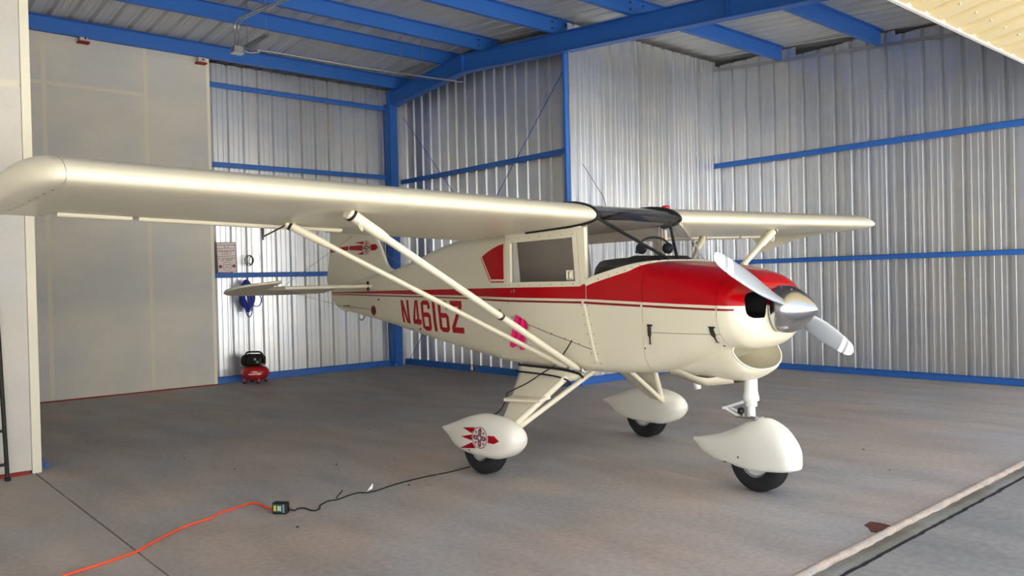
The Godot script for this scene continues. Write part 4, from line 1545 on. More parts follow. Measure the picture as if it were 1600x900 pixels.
	grid(gm, rows, true, false)
	fan(gm, rows[0], Vector3(1, 0, 0))
	obj("cabin_lining", gm, M["lining"], fus, "grey beige cabin lining")
	gm = MB.new()
	box(gm, Vector3(0.25, 0.85, 0), Vector3(1.3, 0.02, 0.9))
	obj("cabin_floor", gm, M["lining"], fus)
	for s in [1.0, -1.0]:
		gm = MB.new()
		prism(gm, PackedVector2Array([Vector2(0.0, 0.0), Vector2(0.42, 0.0), Vector2(0.42, 0.12), Vector2(0.10, 0.10), Vector2(-0.06, 0.55), Vector2(-0.16, 0.55)]), -0.2, 0.2, Transform3D(Basis.IDENTITY, Vector3(-0.05, 0.88, 0.23 * s)))
		obj("seat", gm, M["lining"], fus, "grey beige cabin seat")
	# glareshield and instrument panel
	rows = []
	for z in [0.455, 0.44, 0.30, 0.0, -0.30, -0.44, -0.455]:
		var e := 0.0 if absf(z) < 0.44 else (0.012 if absf(z) < 0.45 else 0.06)
		var line := PackedVector3Array()
		for q in [[0.665, 1.44], [0.675, 1.52], [0.70, 1.595], [0.745, 1.640], [0.80, 1.652], [0.90, 1.655], [0.95, 1.668], [1.03, 1.666], [1.08, 1.640], [1.10, 1.56]]:
			line.append(Vector3(q[0] + e * 0.3, q[1] - e - 0.05 * clampf((absf(z) - 0.30) / 0.155, 0.0, 1.0) * clampf((q[0] - 0.8) / 0.2, 0.0, 1.0), z * (1.0 if q[0] < 0.8 else lerpf(1.0, 0.86, clampf((q[0] - 0.8) / 0.3, 0.0, 1.0)))))
		rows.append(line)
	gm = MB.new()
	grid(gm, rows, false, false)
	obj("glareshield", gm, M["cloth_black"], plane, "matt black glareshield over the instrument panel")
	gm = MB.new()
	box(gm, Vector3(0.68, 1.30, 0), Vector3(0.03, 0.34, 0.92), 0.005)
	obj("instrument_panel", gm, M["black"], plane)

	# fin and rudder
	var fin := PackedVector2Array([Vector2(-2.62, 1.60), Vector2(-2.73, 1.632), Vector2(-2.79, 1.645), Vector2(-2.845, 1.672), Vector2(-2.885, 1.70), Vector2(-2.94, 1.778), Vector2(-3.01, 1.885), Vector2(-3.084, 2.0), Vector2(-3.17, 2.12), Vector2(-3.26, 2.20), Vector2(-3.40, 2.255), Vector2(-3.695, 2.27), Vector2(-3.695, 1.18), Vector2(-3.2, 1.25)])
	gm = fin_shape(fin, 0.022)
	var fo := obj("fin", gm, M["cream"], plane, "cream vertical fin with a red emblem")
	var rud := PackedVector2Array([Vector2(-3.712, 2.272), Vector2(-3.86, 2.27), Vector2(-4.0, 2.24), Vector2(-4.07, 2.195), Vector2(-4.122, 2.13), Vector2(-4.16, 2.0), Vector2(-4.20, 1.83), Vector2(-4.247, 1.643), Vector2(-4.270, 1.585), Vector2(-4.265, 1.545), Vector2(-4.225, 1.50), Vector2(-4.17, 1.43), Vector2(-4.141, 1.37), Vector2(-4.10, 1.30), Vector2(-4.04, 1.25), Vector2(-3.97, 1.215), Vector2(-3.85, 1.19), Vector2(-3.712, 1.172)])
	gm = fin_shape(rud, 0.018)
	var ro := obj("rudder", gm, M["cream"], plane, "cream rudder")
	for side in [1.0, -1.0]:
		obj("red_stripe", patch([[Vector2(-3.714, 1.411), Vector2(-4.155, 1.408), Vector2(-4.148, 1.395), Vector2(-3.714, 1.397)], [Vector2(-3.714, 1.386), Vector2(-4.144, 1.384), Vector2(-4.140, 1.374), Vector2(-3.714, 1.374)]], func(_x, _y): return 0.018, 0.0015, side, 1.0), M["red"], ro, "red stripe running onto the rudder")
		obj("emblem_tail", patch([[Vector2(-3.714, 1.915), Vector2(-4.16, 1.90), Vector2(-4.162, 1.945), Vector2(-3.714, 1.965)]], func(_x, _y): return 0.018, 0.0015, side, 1.0), M["red"], ro, "red arrow tail on the rudder")
		var em := func(_x, _y): return 0.022
		obj("emblem_disc", patch([disc2(-3.292, 1.927, 0.096, 0.086)], em, 0.0015, side, 1.0), M["cream"], fo)
		obj("emblem", patch(emblem(-3.292, 1.927, 0.088, 0.082), em, 0.003, side, 1.0), M["dark_red"], fo, "round red compass cross emblem")
		for ep in [[Vector2(-3.203, 1.958), Vector2(-3.10, 1.960), Vector2(-3.062, 1.940), Vector2(-3.045, 1.924), Vector2(-3.062, 1.905), Vector2(-3.10, 1.886), Vector2(-3.203, 1.890)], [Vector2(-3.56, 1.997), Vector2(-3.347, 2.003), Vector2(-3.373, 1.970)], [Vector2(-3.69, 1.915), Vector2(-3.69, 1.964), Vector2(-3.386, 1.958), Vector2(-3.386, 1.894)], [Vector2(-3.512, 1.855), Vector2(-3.378, 1.884), Vector2(-3.352, 1.848)]]:
			obj("emblem_arrow", patch([ep], em, 0.0015, side, 1.0), M["red"], fo, "red arrow piece of the emblem")
		# rudder cable exit and small plate
		obj("fairlead", patch([disc2(-3.01, 1.200, 0.068, 0.056)], fz, 0.003, side, 0.05), M["red"], fus, "red ringed rudder cable exit")
		obj("fairlead_hole", patch([disc2(-3.005, 1.200, 0.040, 0.034)], fz, 0.006, side, 0.05), M["engine"], fus)
		obj("data_plate", patch([[Vector2(-2.89, 1.315), Vector2(-2.84, 1.315), Vector2(-2.84, 1.335), Vector2(-2.89, 1.335)]], fz, 0.003, side), M["latch_steel"], fus, "small dark data plate")
		var ca := MB.new()
		tube(ca, [Vector3(-2.99, 1.205, body_z(FUS, -2.99, 1.205) * side + 0.004 * side), Vector3(-3.72, 1.245, 0.09 * side)], 0.003, 6)
		obj("rudder_cable", ca, M["latch_steel"], fus, "thin steel rudder cable")
	var hr := MB.new()
	box(hr, Vector3(-3.72, 1.245, 0), Vector3(0.03, 0.01, 0.2), 0.002)
	obj("rudder_horn", hr, M["latch_steel"], ro)
	hr = MB.new()
	tube(hr, spline([Vector3(-3.52, 1.165, 0), Vector3(-3.53, 1.10, 0.0), Vector3(-3.48, 1.075, 0.0), Vector3(-3.43, 1.10, 0.0), Vector3(-3.40, 1.14, 0)], 4), 0.008, 8)
	obj("tail_tie_down", hr, M["steel"], fus, "steel tail tie-down ring")

	# tailplane: elevator hangs, so its horn balance points up
	for side in [1.0, -1.0]:
		gm = MB.new()
		var st := []
		for q in [[0.03, -3.03], [0.3, -3.06], [0.6, -3.11], [0.9, -3.19], [1.07, -3.25]]:
			var line := PackedVector3Array()
			for k in 8:
				var a := deg_to_rad(90.0 + 180.0 * k / 7.0)
				line.append(Vector3(q[1] + 0.02 - 0.02 * -cos(a) * 1.0, 1.478 + 0.019 * sin(a), q[0]))
			var l2 := PackedVector3Array()
			l2.append(Vector3(-3.69, 1.478 + 0.016, q[0]))
			for k in range(7):
				var a := deg_to_rad(90.0 - 180.0 * k / 6.0)
				l2.append(Vector3(q[1] - 0.02 + 0.022 * cos(a), 1.478 + 0.021 * sin(a), q[0]))
			l2.append(Vector3(-3.69, 1.478 - 0.016, q[0]))
			st.append(l2)
		grid(gm, st, true, false)
		fan(gm, st[-1], Vector3(0, 0, 1))
		var so2 := obj("stabilizer", mirrored(gm, side), M["cream"], plane, "cream horizontal stabilizer")
		var gl := MB.new()
		box(gl, Vector3(-3.06, 1.478, 0.16), Vector3(0.03, 0.11, 0.012), 0.002)
		obj("root_gap", mirrored(gl, side), M["black"], so2, "black gap strip at the stabilizer root")
		gm = MB.new()
		var pl := PackedVector2Array([Vector2(-0.005, 0.16), Vector2(-0.005, 1.085), Vector2(0.42, 1.085), Vector2(0.385, 1.16), Vector2(0.31, 1.27), Vector2(0.22, 1.37), Vector2(0.12, 1.44), Vector2(0.0, 1.485), Vector2(-0.12, 1.49), Vector2(-0.24, 1.455), Vector2(-0.33, 1.38), Vector2(-0.38, 1.27), Vector2(-0.40, 1.1), Vector2(-0.41, 0.6), Vector2(-0.40, 0.26), Vector2(-0.36, 0.18)])
		# the plan lies in x, z; pulled by its thickness, then turned about the hinge
		var turn := Transform3D(Basis(Vector3(0, 0, 1), deg_to_rad(9.5)), Vector3(-3.705, 1.478, 0)) * Transform3D(Basis(Vector3(1, 0, 0), Vector3(0, 0, 1), Vector3(0, -1, 0)), Vector3.ZERO)
		prism(gm, pl, -0.014, 0.014, turn)
		var el := obj("elevator", mirrored(gm, side), M["cream"], plane, "cream drooping elevator with raised horn balance")
		gm = MB.new()
		var edge := []
		for i in range(2, 16):
			edge.append(turn * Vector3(pl[i].x, pl[i].y, 0.0))
		tube(gm, edge, 0.016, 8)
		obj("elevator_edge", mirrored(gm, side), M["cream"], el)
		for w in [[Vector3(-3.42, 1.49, 1.02), Vector3(-3.62, 2.08, 0.02)], [Vector3(-3.42, 1.46, 1.02), Vector3(-3.60, 1.20, 0.03)]]:
			var wm := MB.new()
			tube(wm, w, 0.0028, 6)
			obj("brace_wire", mirrored(wm, side), M["wire"], plane, "thin tail brace wire")

	for side in [1.0, -1.0]:
		build_wing(plane, side)
		build_main_gear(plane, side)
	build_nose_gear(plane)
	# beacon and whip antenna
	var bm := MB.new()
	var bp2 := wing_pt(0.70, 0.19, 0.112)
	lathe(bm, [Vector2(0.036, -0.02), Vector2(0.036, 0.010), Vector2(0.030, 0.018), Vector2(0.014, 0.022), Vector2(0.0, 0.023)], Transform3D(Basis.IDENTITY, Vector3(bp2.x, bp2.y + 0.008, -0.70)), 20)
	obj("beacon", bm, M["beacon"], plane, "red beacon lamp on the wing root")
	bm = MB.new()
	tube(bm, [Vector3(0.43, 2.10, 0.0), Vector3(0.40, 2.18, 0.0), Vector3(0.18, 2.47, 0.0)], 0.003, 6)
	obj("whip_antenna", bm, M["latch_steel"], plane, "thin whip antenna on the cabin roof")

func bar4(fm: MB, side: float, x0: float, y0: float, x1: float, y1: float, x2: float, y2: float, x3: float, y3: float) -> void:
	# a four cornered bar standing in the plane of the cabin side
	var za := body_z(FUS, -0.3, 1.44)
	var p := [Vector2(x0, y0), Vector2(x1, y1), Vector2(x2, y2), Vector2(x3, y3)]
	var a := []
	var b := []
	var mid: Vector2 = (p[0] + p[2]) * 0.5
	for q in p:
		var z := lerpf(za, 0.5, clampf((q.x + 0.3) / 0.5, 0.0, 1.0))
		a.append(Vector3(q.x, q.y, (z + 0.006) * side))
		b.append(Vector3(q.x, q.y, (z - 0.022) * side))
	fm.quad(a[0], a[1], a[2], a[3], Vector3(0, 0, side))
	fm.quad(b[0], b[1], b[2], b[3], Vector3(0, 0, -side))
	for i in 4:
		var j := (i + 1) % 4
		var o: Vector2 = (p[i] + p[j]) * 0.5 - mid
		fm.quad(a[i], a[j], b[j], b[i], Vector3(o.x, o.y, 0))

func fin_shape(outline: PackedVector2Array, half: float) -> MB:
	# flat sided shape with a rounded edge, in x, y
	var mb := MB.new()
	prism(mb, outline, -half, half, Transform3D.IDENTITY)
	var path := []
	for p in outline:
		path.append(Vector3(p.x, p.y, 0))
	path.append(path[0])
	tube(mb, path, half * 0.98, 8)
	return mb

func build_main_gear(plane: Node3D, side: float) -> void:
	build_wheel(plane, Vector3(0.0, 0.212, 0.985 * side), 0.212, 0.078)
	var cz := 0.99 * side
	var mb := body(PANT, -0.545, 0.452, 40, cz, 18, 0.0, true, true)
	# open the underside where the wheel comes out
	mb = split(mb, func(p: Vector3) -> float: return minf(0.152 - p.y, minf(0.06 - absf(p.z - cz), minf(0.23 - p.x, p.x + 0.24))))[0]
	var pa := obj("wheel_fairing", mb, M["fairing_cream"], plane, "cream teardrop main wheel fairing")
	var pz := func(x: float, y: float) -> float: return body_z(PANT, x, y)
	var lay := func(polys: Array, off: float) -> MB:
		return patch(polys, pz, off, side, 0.03).xf(Transform3D(Basis.IDENTITY, Vector3(0, 0, cz)))
	obj("emblem_disc", lay.call([disc2(0.080, 0.304, 0.103, 0.088)], 0.0018), M["white_paint"], pa)
	obj("emblem", lay.call(emblem(0.080, 0.304, 0.094, 0.080), 0.0036), M["dark_red"], pa, "round red compass cross emblem")
	for ep in [[Vector2(0.18, 0.334), Vector2(0.252, 0.339), Vector2(0.305, 0.306), Vector2(0.250, 0.280), Vector2(0.18, 0.280)], [Vector2(-0.166, 0.352), Vector2(0.028, 0.376), Vector2(-0.016, 0.326)], [Vector2(-0.178, 0.282), Vector2(-0.018, 0.318), Vector2(-0.018, 0.272)], [Vector2(-0.205, 0.184), Vector2(-0.018, 0.258), Vector2(0.030, 0.219)]]:
		obj("emblem_arrow", lay.call([ep], 0.0018), M["red"], pa, "red arrow piece of the emblem")
	obj("screw", lay.call([disc2(-0.068, 0.189, 0.009, 0.009)], 0.003), M["latch_steel"], pa)
	# leg
	var top := [Vector3(-0.10, 0.745, 0.525), Vector3(0.47, 0.745, 0.525)]
	var low := [Vector3(0.10, 0.40, 0.90), Vector3(0.255, 0.385, 0.905)]
	var nrm: Vector3 = (top[1] - top[0]).cross(low[0] - top[0]).normalized()
	if nrm.y < 0.0:
		nrm = -nrm
	var rows := []
	for i in 9:
		var u := i / 8.0
		var a: Vector3 = top[0].lerp(low[0], u)
		var b: Vector3 = top[1].lerp(low[1], u)
		var line := PackedVector3Array()
		var th := 0.022
		line.append(a)
		line.append(a.lerp(b, 0.12) + nrm * th * 0.8)
		line.append(a.lerp(b, 0.85) + nrm * th)
		line.append(a.lerp(b, 0.96) + nrm * th * 0.7)
		line.append(b)
		line.append(a.lerp(b, 0.96) - nrm * th * 0.7)
		line.append(a.lerp(b, 0.85) - nrm * th)
		line.append(a.lerp(b, 0.12) - nrm * th * 0.8)
		rows.append(line)
	mb = MB.new()
	grid(mb, rows, true, false)
	var lg := obj("gear_leg", mirrored(mb, side), M["cream"], plane, "broad cream main gear leg")
	mb = MB.new()
	tube(mb, [top[1] + Vector3(-0.015, 0, 0), low[1] + Vector3(-0.01, 0, 0)], 0.026, 12)
	obj("leg_tube", mirrored(mb, side), M["cream"], lg, "rounded leading edge tube of the gear leg")
	# collar fairing between leg and fuselage with black seals
	rows = []
	for q in [[0.80, 0.50, -0.125, 0.575, 0.0], [0.77, 0.515, -0.115, 0.545, 0.006], [0.742, 0.53, -0.105, 0.49, 0.0]]:
		var line := PackedVector3Array()
		for k in 13:
			var u := k / 12.0
			line.append(Vector3(lerpf(q[2], q[3], u), q[0] - 0.03 * pow(u, 6.0), q[1] + 0.018 * sin(PI * u) + q[4]))
		for k in range(12, -1, -1):
			var u := k / 12.0
			line.append(Vector3(lerpf(q[2], q[3], u), q[0] - 0.03, q[1] - 0.06))
		rows.append(line)
	mb = MB.new()
	grid(mb, rows, true, false)
	obj("leg_collar", mirrored(mb, side), M["cream"], lg, "cream collar fairing at the top of the leg")
	for r in [[0, 0.010], [2, 0.007]]:
		mb = MB.new()
		var path := []
		for k in 13:
			path.append(rows[r[0]][k] + (Vector3(0, 0.002, 0.006) if r[0] == 0 else Vector3(0, 0.012, 0.026)))
		path.append(path[-1] + Vector3(0.02, -0.03, -0.02))
		tube(mb, path, r[1], 8)
		obj("collar_seal", mirrored(mb, side), M["rubber"], lg, "black rubber collar seal")
	# step
	mb = MB.new()
	var sb := Basis(Vector3(0.985, 0.05, -0.16).normalized(), Vector3(0.05, 0.99, 0.1).normalized(), Vector3(0.16, -0.1, 0.98).normalized()).orthonormalized()
	if side > 0.0:
		box(mb, Vector3(0.225, 0.578, 0.742), Vector3(0.37, 0.026, 0.14), 0.006, sb)
		obj("step", mb, M["cream"], lg, "cream boarding step on the leg")
		for k in 6:
			var bo := MB.new()
			lathe(bo, [Vector2(0, 0.003), Vector2(0.005, 0.002), Vector2(0.006, 0.0)], Transform3D(Basis(Vector3(1, 0, 0), Vector3(0, 0, 1), Vector3(0, -1, 0)), Vector3(0.11 + 0.05 * k, 0.5715 + 0.002 * k, 0.8135 - 0.0082 * k)), 8)
			obj("screw", bo, M["latch_steel"], lg)
	if side > 0.0:
		mb = MB.new()
		tube(mb, spline([Vector3(-0.20, 0.40, 0.86), Vector3(-0.02, 0.45, 0.845), Vector3(-0.005, 0.53, 0.77), Vector3(0.0, 0.60, 0.745), Vector3(0.02, 0.625, 0.70), Vector3(0.131, 0.685, 0.64), Vector3(0.256, 0.772, 0.585), Vector3(0.348, 0.83, 0.548), Vector3(0.43, 0.93, 0.522), Vector3(0.505, 1.028, 0.510)], 6), 0.005, 8)
		obj("charging_lead", mb, M["cord_black"], plane, "thin black charging lead running up the gear leg")
	# diagonal brace tube to the belly
	mb = MB.new()
	tube(mb, [Vector3(0.27, 0.365, 0.895), Vector3(0.45, 0.80, 0.12)], 0.021, 12)
	obj("gear_brace", mirrored(mb, side), M["cream"], plane, "cream tubular gear brace")

func build_nose_gear(plane: Node3D) -> void:
	build_wheel(plane, Vector3(1.80, 0.205, 0.0), 0.205, 0.078)
	var mb := body(NOSE_PANT, 1.255, 2.098, 40, 0.0, 20, 0.0, true, true)
	mb = split(mb, func(p: Vector3) -> float: return minf(0.182 - p.y, minf(0.085 - absf(p.z), minf(2.05 - p.x, p.x - 1.54))))[0]
	var pa := obj("wheel_fairing", mb, M["fairing_cream"], plane, "cream teardrop nose wheel fairing")
	var pz := func(x: float, y: float) -> float: return body_z(NOSE_PANT, x, y)
	for side in [1.0, -1.0]:
		obj("screw", patch([disc2(1.70, 0.235, 0.008, 0.008)], pz, 0.003, side), M["latch_steel"], pa)
	mb = MB.new()
	lathe(mb, [Vector2(0.0, 0.775), Vector2(0.046, 0.775), Vector2(0.046, 0.70), Vector2(0.052, 0.66), Vector2(0.056, 0.655), Vector2(0.056, 0.625), Vector2(0.042, 0.62), Vector2(0.042, 0.585), Vector2(0.028, 0.58), Vector2(0.028, 0.49)], Transform3D(Basis.IDENTITY, Vector3(1.745, 0, 0)), 24)
	var lg := obj("nose_leg", mb, M["white_paint"], plane, "white nose gear oleo leg")
	mb = MB.new()
	for z in [0.028, -0.028]:
		tube(mb, [Vector3(1.70, 0.612, z), Vector3(1.545, 0.556, z)], 0.010, 8)
		tube(mb, [Vector3(1.545, 0.556, z), Vector3(1.68, 0.500, z)], 0.010, 8)
	tube(mb, [Vector3(1.545, 0.556, 0.045), Vector3(1.545, 0.556, -0.045)], 0.011, 8)
	tube(mb, [Vector3(1.70, 0.612, 0.045), Vector3(1.70, 0.612, -0.045)], 0.011, 8)
	obj("scissor_link", mb, M["white_paint"], lg, "white scissor link behind the oleo")
	mb = MB.new()
	box(mb, Vector3(1.73, 0.505, 0.0), Vector3(0.16, 0.014, 0.11), 0.003)
	box(mb, Vector3(1.695, 0.52, 0.03), Vector3(0.03, 0.03, 0.02), 0.003)
	box(mb, Vector3(1.79, 0.515, 0.04), Vector3(0.05, 0.012, 0.03), 0.003)
	obj("axle_bracket", mb, M["steel"], lg, "steel bracket above the nose fairing")
	mb = MB.new()
	lathe(mb, [Vector2(0, 0.02), Vector2(0.022, 0.015), Vector2(0.026, 0.0), Vector2(0.022, -0.015), Vector2(0, -0.02)], Transform3D(Basis(Vector3(0, 1, 0), Vector3(1, 0, 0), Vector3(0, 0, -1)), Vector3(1.685, 0.548, 0.035)), 14)
	obj("shimmy_damper", mb, M["black"], lg, "black shimmy damper knob")

# ---------------------------------------------------------------- small things
func build_sign() -> void:
	var t := thing("parking_sign", "small white parking sign with red border standing on the blue girt", "sign", Vector3(-7.535, 1.735, -0.02))
	t.basis = Basis(Vector3(0, 0, -1), Vector3(0.03, 1, 0).normalized(), Vector3(1, -0.03, 0).normalized()).orthonormalized() * Basis(Vector3(0, 0, 1), deg_to_rad(2.2))
	var mb := MB.new()
	box(mb, Vector3(0, 0.235, 0), Vector3(0.306, 0.47, 0.006), 0.002)
	obj("board", mb, M["sign_white"], t)
	mb = MB.new()
	for q in [[0.0, 0.466, 0.306, 0.008], [0.0, 0.004, 0.306, 0.008], [-0.149, 0.235, 0.008, 0.46], [0.149, 0.235, 0.008, 0.46], [0.0, 0.375, 0.30, 0.006], [0.0, 0.254, 0.30, 0.006]]:
		box(mb, Vector3(q[0], q[1], 0.0036), Vector3(q[2], q[3], 0.001))
	obj("border", mb, M["sign_red"], t, "red border lines")
	for w in [["Official Parking", 0.429, 0.042, "Droid Sans", "sign_ink", false], ["for a", 0.398, 0.036, "Droid Sans", "sign_ink", false], ["SHORT WING PIPER", 0.336, 0.029, "Droid Sans", "sign_red", true], ["COLT", 0.297, 0.066, "Droid Sans", "sign_red", false], ["ALL OTHERS WILL", 0.219, 0.035, "Droid Sans", "sign_ink", false], ["BE TOWED", 0.190, 0.035, "Droid Sans", "sign_ink", false]]:
		var o := obj("lettering", text_mesh(w[0], w[2], w[3], w[5], 0.001), M[w[4]], t, "line of lettering reading %s" % w[0])
		o.position = Vector3(0, w[1], 0.0036)
	mb = MB.new()
	var cp := []
	for k in 33:
		cp.append(Vector3(cos(TAU * k / 32.0) * 0.066, 0.095 + sin(TAU * k / 32.0) * 0.066, 0.0035))
	tube(mb, cp, 0.0025, 6)
	for y in [0.118, 0.082]:
		box(mb, Vector3(0, y, 0.0034), Vector3(0.085, 0.007, 0.001))
	obj("seal", mb, M["sign_red"], t, "round red seal")
	for s in [-1.0, 1.0]:
		mb = MB.new()
		prism(mb, PackedVector2Array([Vector2(0.082, 0.078), Vector2(0.108, 0.078), Vector2(0.108, 0.055), Vector2(0.138, 0.095), Vector2(0.108, 0.135), Vector2(0.108, 0.112), Vector2(0.082, 0.112)]), 0.003, 0.0045, Transform3D(Basis(Vector3(s, 0, 0), Vector3(0, 1, 0), Vector3(0, 0, 1)), Vector3.ZERO))
		obj("arrow", mb, M["sign_red"], t, "red block arrow")

func build_hose() -> void:
	var rng := RandomNumberGenerator.new()
	rng.seed = 3
	var t := thing("air_hose", "coiled blue air hose hung on the ribbed back wall", "hose", Vector3(-7.54, 1.62, -0.30))
	var pts := []
	var wide := 0.1
	var tall := 0.23
	var cz := 0.0
	for k in 22 * 14:
		if k % 14 == 0:
			wide = rng.randf_range(0.025, 0.115)
			tall = rng.randf_range(0.20, 0.26)
			cz = rng.randf_range(-0.02, 0.03)
		var a := TAU * k / 14.0
		var top := maxf(sin(a), 0.0)
		var low := maxf(-sin(a), 0.0)
		pts.append(Vector3(0.03 + 0.05 * (k / 308.0) + 0.012 * sin(k * 0.9), -0.01 - tall + sin(a) * tall, cz * (1.0 - top) - 0.03 * low + cos(a) * wide * (1.0 - 0.3 * top)))
	var mb := MB.new()
	tube(mb, spline(pts, 2), 0.0085, 7)
	obj("coil", mb, M["blue_hose"], t)
	mb = MB.new()
	tube(mb, spline([Vector3(0.06, -0.14, -0.09), Vector3(0.07, -0.20, -0.16), Vector3(0.07, -0.32, -0.235), Vector3(0.07, -0.42, -0.20), Vector3(0.06, -0.43, -0.13), Vector3(0.06, -0.38, -0.06)], 6), 0.0085, 8)
	obj("loose_loop", mb, M["blue_hose"], t)
	mb = MB.new()
	tube(mb, spline([Vector3(0.06, -0.35, 0.06), Vector3(0.07, -0.53, 0.02), Vector3(0.07, -0.60, -0.03), Vector3(0.06, -0.52, -0.08), Vector3(0.05, -0.36, -0.09)], 6), 0.0085, 8)
	obj("loose_loop", mb, M["blue_hose"], t)
	mb = MB.new()
	tube(mb, [Vector3(-0.09, -0.02, 0), Vector3(0.09, -0.02, 0), Vector3(0.095, 0.02, 0)], 0.007, 8)
	obj("hook", mb, M["steel"], t, "steel wall hook")

func build_wire() -> void:
	var t := thing("wire_bundle", "small coil of green and thin grey wire hung above the blue girt", "wire", Vector3(-7.56, 1.93, -0.39))
	var mb := MB.new()
	for c in [[0.045, 0.075, 0.0, 0.0], [0.06, 0.085, 0.025, -0.01], [0.035, 0.07, -0.02, -0.01]]:
		var p := []
		for k in 25:
			p.append(Vector3(0.03 + 0.01 * sin(k * 0.7), c[3] + sin(TAU * k / 24.0) * c[1], c[2] + cos(TAU * k / 24.0) * c[0]))
		tube(mb, p, 0.006, 6)
	obj("green_coil", mb, M["green"], t, "green wire coil")
	mb = MB.new()
	for q in [[Vector3(0.02, 0.07, -0.02), Vector3(0.03, 0.17, -0.06), Vector3(0.02, 0.22, -0.04)], [Vector3(0.02, 0.05, -0.05), Vector3(0.03, 0.14, -0.10), Vector3(0.02, 0.05, -0.17), Vector3(0.02, -0.04, -0.16)], [Vector3(0.02, -0.03, 0.05), Vector3(0.03, 0.02, 0.12), Vector3(0.02, -0.04, 0.14), Vector3(0.02, -0.05, 0.09)], [Vector3(0.02, -0.08, 0.0), Vector3(0.02, -0.15, -0.05), Vector3(0.02, -0.19, -0.09)]]:
		tube(mb, spline(q, 6), 0.0022, 5)
	obj("loose_wire", mb, M["wire"], t, "loose thin grey wires")

func build_compressor() -> void:
	var t := thing("air_compressor", "red pancake air compressor with black motor by the back wall", "compressor", Vector3(-7.27, 0, -0.31))
	t.rotation.y = deg_to_rad(38.0)
	var mb := MB.new()
	var pr := []
	for k in 21:
		var a := deg_to_rad(-90.0 + 180.0 * k / 20.0)
		pr.append(Vector2(0.215 * pow(maxf(cos(a), 0.0), 0.62), 0.155 + 0.112 * signf(sin(a)) * pow(absf(sin(a)), 0.9)))
	lathe(mb, pr, Transform3D.IDENTITY, 40)
	obj("tank", mb, M["compressor_red"], t, "red pancake tank")
	for k in 4:
		var a := TAU * (k + 0.5) / 4.0
		mb = MB.new()
		var d := Vector3(cos(a), 0, sin(a))
		box(mb, d * 0.165 + Vector3(0, 0.055, 0), Vector3(0.04, 0.07, 0.03), 0.005, Basis(Vector3.UP, -a))
		var lg := obj("leg", mb, M["compressor_red"], t)
		mb = MB.new()
		lathe(mb, [Vector2(0.0, 0.025), Vector2(0.022, 0.025), Vector2(0.026, 0.0), Vector2(0.0, 0.0)], Transform3D(Basis.IDENTITY, d * 0.165), 12)
		obj("rubber_foot", mb, M["rubber"], lg)
	mb = MB.new()
	box(mb, Vector3(0.02, 0.345, 0), Vector3(0.26, 0.15, 0.2), 0.025)
	box(mb, Vector3(-0.02, 0.42, 0.0), Vector3(0.22, 0.05, 0.17), 0.02)
	var mo := obj("motor_shroud", mb, M["black"], t, "black motor shroud")
	mb = MB.new()
	lathe(mb, [Vector2(0.0, -0.035), Vector2(0.085, -0.035), Vector2(0.092, -0.02), Vector2(0.092, 0.03), Vector2(0.075, 0.04), Vector2(0.0, 0.04)], Transform3D(Basis(Vector3(0, 1, 0), Vector3(1, 0, 0), Vector3(0, 0, -1)), Vector3(-0.15, 0.345, 0.01)), 20)
	obj("fan_guard", mb, M["black"], mo)
	mb = MB.new()
	tube(mb, spline([Vector3(-0.12, 0.42, 0.05), Vector3(-0.10, 0.475, 0.05), Vector3(0.02, 0.485, 0.05), Vector3(0.13, 0.475, 0.05), Vector3(0.175, 0.40, 0.05), Vector3(0.18, 0.33, 0.05)], 5), 0.014, 10)
	obj("handle", mb, M["black"], t, "black carry handle")
	mb = MB.new()
	for q in [[0.06, 0.37], [0.10, 0.33]]:
		lathe(mb, [Vector2(0.0, 0.02), Vector2(0.02, 0.018), Vector2(0.022, 0.0)], Transform3D(Basis(Vector3(1, 0, 0), Vector3(0, 0, 1), Vector3(0, -1, 0)), Vector3(q[0], q[1], 0.1)), 14)
	obj("gauge", mb, M["steel"], t, "round pressure gauges")
	mb = MB.new()
	tube(mb, [Vector3(0.14, 0.30, 0.08), Vector3(0.20, 0.30, 0.10), Vector3(0.215, 0.285, 0.10)], 0.011, 8)
	obj("outlet", mb, M["steel"], t, "brass-grey hose outlet")
	mb = MB.new()
	tube(mb, spline([Vector3(-0.17, 0.30, 0.06), Vector3(-0.18, 0.26, 0.10), Vector3(-0.12, 0.245, 0.12), Vector3(-0.05, 0.255, 0.10)], 5), 0.007, 8)
	obj("copper_line", mb, M["steel"], t, "bent discharge line")
	# white lettering lies on the round tank side, each character turned to it
	var word := "PORTER+CABLE"
	for row in [[word, 0.148, 0.030, 0.0125, "white_paint"]]:
		for k in row[0].length():
			var a: float = deg_to_rad(62.0) - (k - 5.5) * 0.075
			var o := obj("lettering", text_mesh(row[0][k], row[2] * 1.05, "Droid Sans", true, 0.002), M[row[4]], t)
			var d := Vector3(cos(a), 0, sin(a))
			o.transform = Transform3D(Basis(Vector3(sin(a), 0, -cos(a)), Vector3.UP, d), d * 0.2165 + Vector3(0, row[1], 0))
	mb = MB.new()
	for k in 7:
		var a := deg_to_rad(66.0) - (k - 3.0) * 0.06
		var d := Vector3(cos(a), 0.12, sin(a)).normalized()
		box(mb, Vector3(cos(a) * 0.213, 0.187, sin(a) * 0.213), Vector3(0.011, 0.010, 0.003), 0.0, Basis(Vector3(sin(a), 0, -cos(a)), Vector3.UP, Vector3(cos(a), 0, sin(a))))
	obj("label_strip", mb, M["white_paint"], t, "pale label strip above the lettering")

